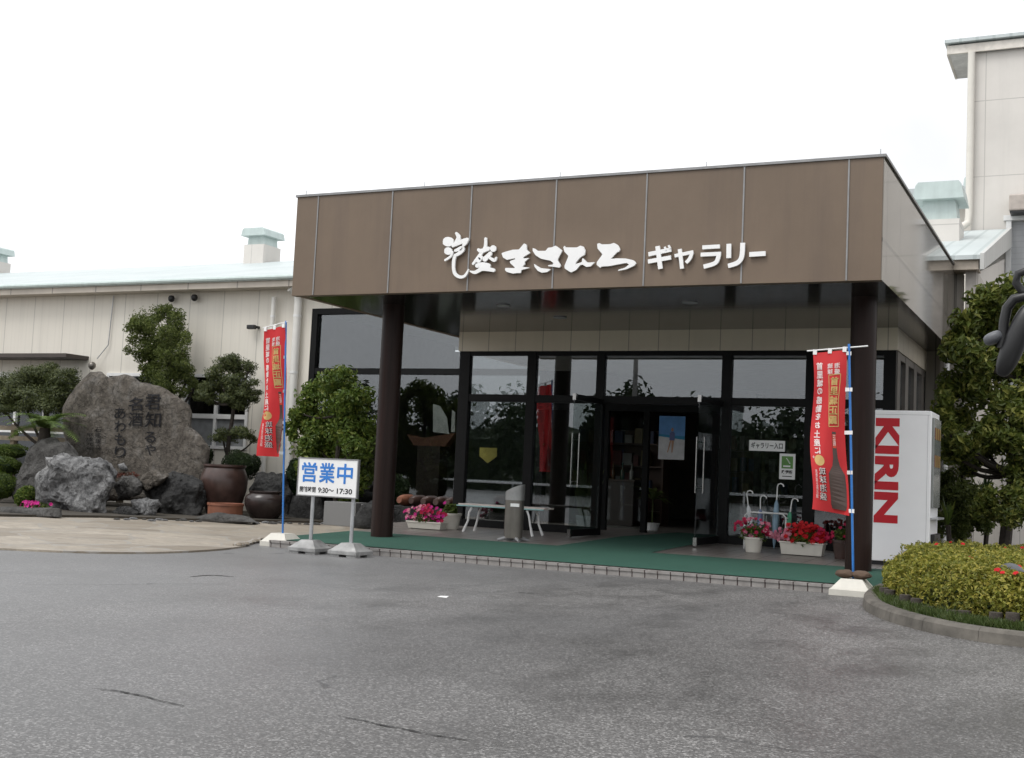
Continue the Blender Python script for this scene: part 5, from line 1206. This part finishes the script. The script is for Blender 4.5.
def banner(label, base, pole_top, armL, armR, surf, gh):
    """surf(u, v) -> 3-D point on the cloth, u 0..1 left to right, v 0..1 downwards"""
    t = thing('banner_flag', label, 'flag', base)
    bx, by, bz = base
    g = MB(); w1, w2, h = .21, .11, .17
    lo = [(-w1, -w1), (w1, -w1), (w1, w1), (-w1, w1)]; hi = [(-w2, -w2), (w2, -w2), (w2, w2), (-w2, w2)]
    rings = [(1.0, 0), (1.0, .06), (.9, .075), (.52, h)]
    for (s0, z0), (s1, z1) in zip(rings, rings[1:]):
        for i in range(4):
            j = (i + 1) % 4; g.quad((bx + lo[i][0] * s0, by + lo[i][1] * s0, bz + z0), (bx + lo[j][0] * s0, by + lo[j][1] * s0, bz + z0), (bx + lo[j][0] * s1, by + lo[j][1] * s1, bz + z1), (bx + lo[i][0] * s1, by + lo[i][1] * s1, bz + z1))
    g.quad(*[(bx + a * .52, by + b * .52, bz + h) for a, b in lo]); g.quad(*[(bx + a, by + b, bz + .001) for a, b in lo[::-1]]); g.build('base', M['white_plastic'], t)
    g = MB(); g.smooth = True; g.tube([(bx, by, bz + h - .02), pole_top], .013, 10); g.build('pole', M['blue'], t)
    g = MB(); g.smooth = True; g.tube([armL, armR], .008, 8); g.build('arm', M['sill_white'], t)
    nu, nv = 16, 60; g = MB(); g.smooth = True
    for j in range(nv + 1):
        for i in range(nu + 1): g.v.append(tuple(surf(i / nu, j / nv)))
    for j in range(nv):
        for i in range(nu): a = j * (nu + 1) + i; g.face((a, a + nu + 1, a + nu + 2, a + 1))
    cl = g.build('cloth', M['banner'], t)
    def fn(lift):
        def q(a, b, extra=0.0):
            e = .01; p = surf(a, 1 - b); du = surf(min(a + e, 1), 1 - b) - surf(max(a - e, 0), 1 - b); dv = surf(a, min(1 - b + e, 1)) - surf(a, max(1 - b - e, 0)); n = du.cross(dv).normalized()
            if n.dot(Vector(CAM) - p) < 0: n = -n
            return p + n * (lift + extra)
        return q
    g = MB(); column_text(g, '首里城の感動をお土産に。', .17, .935, .19, .054, fn(.004), .03, True, lean=.007)
    column_text(g, '琉球', .50, .925, .17, .037, fn(.004), .02, True); column_text(g, '泡盛', .72, .925, .17, .037, fn(.004), .02, True)
    g.build('white_lettering', M['pinkwhite'], cl)
    g = MB(); column_text(g, '首里城正殿', .65, .838, .24, .060, fn(.004), .04, True, lean=.004); f3 = fn(.0035); g.build('gold_lettering', M['gold'], cl); g = MB()
    def bar(p0, p1, wd):
        for k in range(10):
            a0 = [p0[i] + (p1[i] - p0[i]) * k / 10 for i in (0, 1)]; a1 = [p0[i] + (p1[i] - p0[i]) * (k + 1) / 10 for i in (0, 1)]
            dx, dy = (p1[0] - p0[0]), (p1[1] - p0[1]) * 4; l = math.hypot(dx, dy); ox, oy = -dy / l * wd, dx / l * wd / 4
            g.quad(f3(a0[0] + ox, a0[1] + oy), f3(a1[0] + ox, a1[1] + oy), f3(a1[0] - ox, a1[1] - oy), f3(a0[0] - ox, a0[1] - oy))
    for c0, c1 in (((.46, .85), (.52, .70)), ((.52, .70), (.57, .53)), ((.57, .53), (.82, .535)), ((.82, .535), (.80, .70)), ((.80, .70), (.83, .855)), ((.83, .855), (.46, .85))): bar(c0, c1, .010)
    g.build('gold_border', M['gold'], cl); g = MB(); n = len(g.v); g.v.append(tuple(f3(.27, .315)))
    for k in range(16): g.v.append(tuple(f3(.27 + .14 * math.cos(k * math.pi / 8), .315 + .034 * math.sin(k * math.pi / 8))))
    for k in range(16): g.face((n, n + 1 + k, n + 1 + (k + 1) % 16))
    g.build('gold_emblem', M['gold'], cl)
    g = MB(); column_text(g, '琉球泡盛', .33, .27, .17, .052, fn(.004), .05, True, lean=-.012); g.build('dark_lettering', M['black'], cl)
    g = MB(); column_text(g, '琉球泡盛', .315, .272, .17, .052, fn(.0075), .0, True, lean=-.012); g.build('outlined_lettering', M['pinkwhite'], cl)
    g = MB(); column_text(g, '首里城正殿古酒', .15, .255, .06, .026, fn(.004), .0, True, lean=-.004); g.build('small_lettering', M['pinkwhite'], cl)
    g = MB(); f2 = fn(.003)
    prof = [(.05, .50), (.05, .42), (.06, .34), (.10, .29), (.22, .24), (.235, .16), (.23, .05), (.2, .025)]
    for (h0, y0), (h1, y1) in zip(prof, prof[1:]):
        for k in range(4):
            s0, s1 = k / 4, (k + 1) / 4; ya, yb = y0 + (y1 - y0) * s0, y0 + (y1 - y0) * s1; ha, hb_ = h0 + (h1 - h0) * s0, h0 + (h1 - h0) * s1
            g.quad(f2(.70 - ha, ya), f2(.70 + ha, ya), f2(.70 + hb_, yb), f2(.70 - hb_, yb))
    g.build('printed_bottle', M['bottlebrown'], cl)
    g = MB(); f5 = fn(.005)
    for k in range(4): g.quad(f5(.50, .165 - k * .028), f5(.90, .165 - k * .028), f5(.90, .137 - k * .028), f5(.50, .137 - k * .028))
    g.quad(f5(.655, .485), f5(.745, .485), f5(.745, .40), f5(.655, .40)); g.build('printed_label', M['bottlered'], cl)
    g = MB(); column_text(g, '泡盛', .70, .16, .16, .05, fn(.007), .02, True); g.build('label_lettering', M['pinkwhite'], cl); g = MB(); column_text(g, '正殿', .70, .48, .07, .035, fn(.007), 0, True); g.build('label_lettering', M['pinkwhite'], cl)
    g = MB()
    top = Vector(pole_top)
    for v in gh:
        p = surf(.985, v); zf = (p.z - bz) / (top.z - bz); q = Vector((bx, by, bz)).lerp(top, zf); d = (q - p)
        m_ = Vector((0, 0, .02)); o_ = Vector((0, -.003, 0)); g.quad(p - m_ + o_, q + d.normalized() * .03 - m_ + o_ * 6, q + d.normalized() * .03 + m_ + o_ * 6, p + m_ + o_)
    for u in (.06, .5, .94):
        p = surf(u, 0); am = Vector(armL).lerp(Vector(armR), 0); g.box(p.x - .02, p.x + .02, p.y - .012, p.y + .012, p.z - .02, p.z + .035)
    g.build('loop', M['white'], cl)
    return t
# right flag, hanging just before the right column
bR = at(853, 595, 2, 0); yF = bR.y
topR = at(849, 344, 1, yF - .02); aL, aR = at(807, 351, 1, yF - .05), at(868, 346, 1, yF)
cTL, cTR, cBL, cBR = at(813, 353, 1, yF - .05), at(847, 350, 1, yF - .03), at(812, 509, 1, yF - .10), at(849.5, 516, 1, yF)
def surfR(u, v):
    l = cTL.lerp(cBL, v); r = cTR.lerp(cBR, v); p = l.lerp(r, u)
    waist = -.05 * math.sin(math.pi * v) ** 2 * (.3 + .7 * u) * (1 if v < .9 else 1)
    return p + Vector((waist * (.8 if v < .8 else .8) + .02 * math.sin(v * 9) * (1 - u), .05 * math.sin(5.2 * u + 4.5 * v) * (.25 + v) - .03 * math.sin(11 * v) * (1 - u), .0))
tR = banner('red banner flag with white and gold writing before the right brown column', (bR.x, bR.y, 0), tuple(topR), tuple(aL), tuple(aR), surfR, (.02, .24, .5, .74, .97))
bL = at(282, 546, 2, 0); yF = bL.y
topL = at(286, 321, 1, yF); aL2, aR2 = at(263, 328, 1, yF - .05), at(288, 321.5, 1, yF)
dTL, dTR, dBL, dBR = at(264, 330, 1, yF - .05), at(285.5, 326, 1, yF - .02), at(261.5, 456, 1, yF - .05), at(283, 457, 1, yF)
def surfL(u, v):
    p = dTL.lerp(dBL, v).lerp(dTR.lerp(dBR, v), u)
    return p + Vector((-.02 * math.sin(v * 7.5) * (1 - u) * (1 if v > .1 else v * 10) + .03 * v * math.sin(math.pi * u), .07 * math.sin(6 * u + 5 * v) * (.3 + v), 0))
tL = banner('red banner flag with white and gold writing beside the flagstone paving', (bL.x, bL.y, 0), tuple(topL), tuple(aL2), tuple(aR2), surfL, (.02, .24, .5, .74, .97))
p = at(851, 576, 1, bR.y - .02); g = MB(); g.smooth = True
for s in (-1, 1):
    bm = bmesh.new(); bmesh.ops.create_icosphere(bm, subdivisions=3, radius=1)
    for q in bm.verts: q.co = Vector((q.co.x * .10, q.co.y * .08, q.co.z * .045)) * (1 + .18 * noise.noise(q.co * 2 + Vector((s * 5, 0, 0)))) + Vector((bR.x + s * .085, bR.y - .02, .215))
    g.bm(bm); bm.free()
tag(g.build('sandbag', simple('brown sack', (.10, .065, .045), .9, bump=.6)), 'small brown sandbag draped over the right flag base', 'sandbag')
# opening hours sign
ps = at(306, 551, 2, 0); pe = at(347.5, 556, 2, 0); ysg = -1.05
x0, x1 = at(297.5, 477, 1, ysg).x, at(358, 477, 1, ysg).x; zb, zt = at(328, 497.2, 1, ysg).z, at(328, 458.3, 1, ysg).z
t = thing('opening_sign', 'white two legged sign with large blue characters and opening hours', 'sign', ((x0 + x1) / 2, ysg, 0))
g = MB(); g.box(x0 + .012, x1 - .012, ysg, ysg + .03, zb + .012, zt - .012); g.build('board', M['white'], t)
g = MB(); f = .014
g.box(x0, x1, ysg - .006, ysg + .036, zt - f, zt); g.box(x0, x1, ysg - .006, ysg + .036, zb, zb + f); g.box(x0, x0 + f, ysg - .006, ysg + .036, zb + f, zt - f); g.box(x1 - f, x1, ysg - .006, ysg + .036, zb + f, zt - f); g.build('board_frame', M['alu'], t)
W_, H_ = x1 - x0, zt - zb
g = MB(); fn_ = lambda a, b, l=0: (a, ysg - .002 - l, b)
for i, ch in enumerate('営業中'): put_text(g, ch, x0 + W_ * (.07 + .295 * i), zb + H_ * .36, x0 + W_ * (.325 + .295 * i), zb + H_ * .88, fn_, .0, fat=.02, lift=0)
g.build('blue_lettering', M['signblue'], t)
g = MB(); put_text(g, '開館時間', x0 + W_ * .05, zb + H_ * .10, x0 + W_ * .32, zb + H_ * .25, fn_, .02); put_text(g, '9:30～', x0 + W_ * .36, zb + H_ * .10, x0 + W_ * .62, zb + H_ * .24, fn_, .025); put_text(g, '17:30', x0 + W_ * .67, zb + H_ * .10, x0 + W_ * .92, zb + H_ * .24, fn_, .025); g.build('black_lettering', M['black'], t)
for u, ub in ((311.5, 306.5), (351.5, 347.5)):
    x = at(u, 510, 1, ysg).x; xb = at(ub, 548, 1, ysg).x; g = MB(); g.smooth = True; g.tube([((x + xb) / 2, ysg + .05, .12), ((x + xb) / 2, ysg + .05, zt - .05)], .024, 14); lg = g.build('leg', M['grey_metal'], t)
    xm = (x + xb) / 2; g = MB(); w1, d1 = .205, .19
    lo = [(-w1, -d1), (w1, -d1), (w1, d1), (-w1, d1)]; rings = [(1, .03), (1, .07), (.88, .085), (.42, .165)]
    for (s0, z0), (s1, z1) in zip(rings, rings[1:]):
        for i in range(4):
            j = (i + 1) % 4; g.quad((xm + lo[i][0] * s0, ysg + .05 + lo[i][1] * s0, z0), (xm + lo[j][0] * s0, ysg + .05 + lo[j][1] * s0, z0), (xm + lo[j][0] * s1, ysg + .05 + lo[j][1] * s1, z1), (xm + lo[i][0] * s1, ysg + .05 + lo[i][1] * s1, z1))
    g.quad(*[(xm + a * .42, ysg + .05 + b * .42, .165) for a, b in lo]); g.quad(*[(xm + a, ysg + .05 + b, .03) for a, b in lo[::-1]])
    for sx in (-1, 1):
        for sy in (-1, 1): g.box(xm + sx * w1 * .6 - .07, xm + sx * w1 * .6 + .07, ysg + .05 + sy * d1 * .65 - .05, ysg + .05 + sy * d1 * .65 + .05, 0, .031)
    g.build('foot_block', simple('silver painted concrete', (.30, .30, .295), .5, .25, var=.35, bump=.3, streak=.5), t)

# ================================================================== MINIBUS WHOSE MIRROR REACHES INTO VIEW
t = thing('parked_minibus', 'white minibus with a black hanging mirror on a bent tube arm at the right edge', 'minibus', (3.5, -11.5, 0))
bx0, bx1, byf, byr = 2.62, 4.6, -8.75, -15.2
g = MB(); g.prism([(bx0, byf, .35), (bx0, byf - .0, 1.1), (bx0, byf - .35, 2.45), (bx0, byf - .7, 2.6), (bx0, byr, 2.6), (bx0, byr, .35)], (bx1 - bx0, 0, 0)); g.build('body', M['white'], t)
g = MB(); g.prism([(bx0 + .1, byf - .015 + .02, 1.16), (bx0 + .1, byf - .325 + .02, 2.36), (bx1 - .1, byf - .325 + .02, 2.36), (bx1 - .1, byf - .015 + .02, 1.16)], (0, .012, 0)); g.build('windscreen', simple('dark windscreen', (.02, .022, .025), .08), t)
g = MB(); g.box(bx0 - .006, bx0 - .001, byf - 2.0, byf - .7, 1.25, 2.1); g.box(bx0 - .006, bx0 - .001, byr + .3, byf - 2.2, 1.25, 2.1); g.build('side_window', simple('dark side glass', (.02, .022, .025), .08), t)
for y in (byf - 1.0, byr + 1.3):
    for x in (bx0 + .11, bx1 - .11):
        g = MB(); g.smooth = True; g.tube([(x - .1, y, .36), (x + .1, y, .36)], .36, 28); wh = g.build('wheel', M['rubber'], t); g = MB(); g.smooth = True; g.tube([(x - .112, y, .36), (x + .112, y, .36)], .2, 20); g.build('rim', M['grey_metal'], wh)
for x in (bx0 + .2, bx1 - .5):
    g = MB(); g.box(x, x + .3, byf + .001, byf + .02, .75, .95, .005); g.build('headlight', M['chrome'], t)
ym = -8.2
def mp(u, v, y=ym): return at(u, v, 1, y)
g = MB(); g.smooth = True
g.tube([mp(1002, 348), mp(1003, 338), mp(1004, 322), mp(1007, 308), mp(1014, 299), mp(1026, 296), mp(1050, 300), Vector((bx0 + .02, byf - .12, mp(1050, 300).z))], .021, 12)
g.tube([mp(1034, 297), mp(1022, 291), mp(1016, 283), mp(1018, 274), mp(1028, 270), mp(1060, 268), Vector((bx0 + .02, byf - .16, mp(1060, 268).z))], .018, 12)
arm = g.build('mirror_arm', M['rubber'], t)
def ell(mb, c, r, ang, flat=.6):
    bm = bmesh.new(); bmesh.ops.create_uvsphere(bm, u_segments=28, v_segments=16, radius=1)
    for q in bm.verts:
        v = q.co; v = Vector((math.copysign(abs(v.x) ** .75, v.x), v.y, math.copysign(abs(v.z) ** .75, v.z))); q.co = Vector((v.x * r[0], v.y * r[1], v.z * r[2]))
    mb.bm(bm, Matrix.Translation(c) @ Matrix.Rotation(ang, 4, 'Y')); bm.free()
g = MB(); g.smooth = True; ell(g, mp(1016, 340), (.046, .05, .165), .36); g.build('mirror_housing', M['rubber'], arm)
g = MB(); g.smooth = True; ell(g, mp(993.5, 338), (.042, .04, .026), -.45); g.build('small_mirror', simple('grey mirror back', (.10, .105, .115), .45), arm)

# ================================================================== WHAT STANDS ACROSS THE LOT (seen in the glass; hedge added)
rng = random.Random(77)
for i in range(24):
    x = -52 + i * 3.7 + rng.uniform(-.8, .8); y = -47 + rng.uniform(-3, 3); h = rng.uniform(4.6, 6.6)
    B = [(Vector((x + rng.uniform(-1.4, 1.4), y + rng.uniform(-.8, .8), h * (.12 + .78 * q / 9))), rng.uniform(1.2, 1.9)) for q in range(10)]
    tree('roadside_tree', 'dark roadside tree across the parking lot behind the viewer', 'tree', B, (x, y, 0), [[(x, y, 0), (x, y, h * .4), (x + .2, y, h * .8)]], 1500, .42, 'leaf_far', 300 + i, .6, .14, 'trees across the lot')
t = thing('guard_rail', 'white guard rail along the far side of the parking lot behind the viewer', 'guard rail', (0, -38, 0))
g = MB(); g.box(-50, 40, -38.05, -38, .60, .73); g.build('rail', M['white'], t)
for i in range(23): g = MB(); g.box(-50 + i * 4, -49.9 + i * 4, -38.15, -38.051, 0, .8); g.build('post', M['white'], t)
t = thing('roadside_house', 'grey concrete house across the lot behind the viewer', 'building', (14, -58, 0)); g = MB(); g.box(6, 22, -64, -56, 0, 6.5); g.build('wall', M['concrete'], t)
g = MB()
for k in range(4): g.box(7.5 + k * 3.6, 9.5 + k * 3.6, -55.999, -55.95, 3.6, 5); 
g.build('window', simple('dark house window', (.03, .035, .04), .15), t)
for x in (-21, 3, 17):
    t = thing('utility_pole', 'grey utility pole with a crossarm across the lot behind the viewer', 'utility pole', (x, -41, 0), 'utility poles across the lot')
    g = MB(); g.smooth = True; g.tube([(x, -41, 0), (x, -41, 10)], [.17, .11], 12); g.build('pole', M['concrete'], t); g = MB(); g.box(x - .9, x + .9, -41.06, -40.94, 9.2, 9.32); g.build('crossarm', M['grey_metal'], t)

t = thing('darkening_hedge', 'tall unseen hedge added behind the viewer to darken the glass reflections', 'hedge', (0, -53, 0)); g = MB(); nx, nz = 160, 10  # unseen hedge, added so the lower panes reflect something dark
def hp(i, j):
    x = -75 + i * 1.0; a = j / nz * math.pi; b = 1 + .25 * noise.noise(Vector((x * .5, j * .6, 1))); return (x, -53 + 1.6 * math.cos(a) * b, max(0, 4.3 * math.sin(a) ** .5 * b))
for i in range(nx):
    for j in range(nz): g.quad(hp(i, j), hp(i + 1, j), hp(i + 1, j + 1), hp(i, j + 1))
g.build('foliage', M['leaf_far'], t)

# ------------------------------------------------------------------ shop fittings seen dimly through the glass
rng = random.Random(88)
gcol = [simple('gift box ' + n, c, .5) for n, c in (('red', (.14, .03, .025)), ('gold', (.20, .15, .06)), ('white', (.30, .29, .27)), ('blue', (.04, .06, .12)), ('brown', (.09, .05, .03)))]
for i, (x, y, lab) in enumerate(((-6.6, 9.6, 'tall display shelf of gift boxes deep inside, left of the doorway'), (-4.3, 11.5, 'tall display shelf of gift boxes straight behind the open doors'), (-1.6, 9.6, 'tall display shelf of gift boxes behind the right glass pane'))):
    t = thing('display_shelf', lab, 'shelf', (x, y, ZF)); g = MB(); g.box(x - .9, x - .86, y, y + .4, ZF, ZF + 1.9); g.build('side_panel', gcol[4], t); g = MB(); g.box(x + .86, x + .9, y, y + .4, ZF, ZF + 1.9); g.build('side_panel', gcol[4], t); g = MB(); g.box(x - .9, x + .9, y + .401, y + .42, ZF, ZF + 1.9); g.build('back_panel', gcol[4], t)
    for k in range(4):
        z = ZF + .25 + k * .45; g = MB(); g.box(x - .859, x + .859, y + .01, y + .4, z, z + .03); g.build('shelf_board', gcol[4], t); xx = x - .8
        while xx < x + .65:
            w_ = rng.uniform(.10, .2); h_ = rng.uniform(.16, .32); g = MB(); g.box(xx, xx + w_, y + .06, y + .06 + w_ * .8, z + .031, z + .031 + h_, .006)
            tag(g.build('gift_box', rng.choice(gcol[:4])), 'gift box standing on the display shelf ' + ('deep inside left of the doorway', 'straight behind the open doors', 'behind the right glass pane')[i], 'box', 'boxes on display shelf ' + ('left of the doorway', 'behind the doors', 'behind the right pane')[i]); xx += w_ + rng.uniform(.03, .1)
# ------------------------------------------------------------------ wear of the asphalt, a scrap of paper
def crackline(pts, wd, seed):
    rng = random.Random(seed); P = smooth_curve([at(u, v, 2, 0) for u, v in pts], 14); g = MB(); L = []
    for i, p in enumerate(P):
        t_ = (P[min(i + 1, len(P) - 1)] - P[max(i - 1, 0)]).normalized(); nrm = Vector((-t_.y, t_.x, 0)); c = p + nrm * (noise.noise(p * 6) * .02); k = wd * (.35 + rng.random()) * math.sin(math.pi * (i + .5) / len(P)) ** .5; L.append((c - nrm * k, c + nrm * k))
    for (a, b), (c, d) in zip(L, L[1:]): g.quad((a.x, a.y, .004), (c.x, c.y, .004), (d.x, d.y, .004), (b.x, b.y, .004))
    return tag(recalc(g.build('asphalt_crack', simple('asphalt crack', (.03, .029, .028), .9), base=(0, 0, 0))), kind='structure')
crackline([(92, 689), (120, 692), (150, 698), (184, 707)], .008, 1); crackline([(340, 716), (380, 725), (420, 733), (470, 742)], .007, 2); crackline([(190, 577), (212, 575.5), (234, 577)], .02, 3)
p = at(443, 597.5, 2, 0); g = MB(); g.prism([(p.x - .045, p.y - .02, .003), (p.x + .05, p.y - .03, .003), (p.x + .04, p.y + .03, .012), (p.x - .04, p.y + .025, .008)], (0, 0, .002)); tag(recalc(g.build('paper_scrap', M['white'])), 'tiny white scrap of paper lying on the asphalt before the step', 'litter')
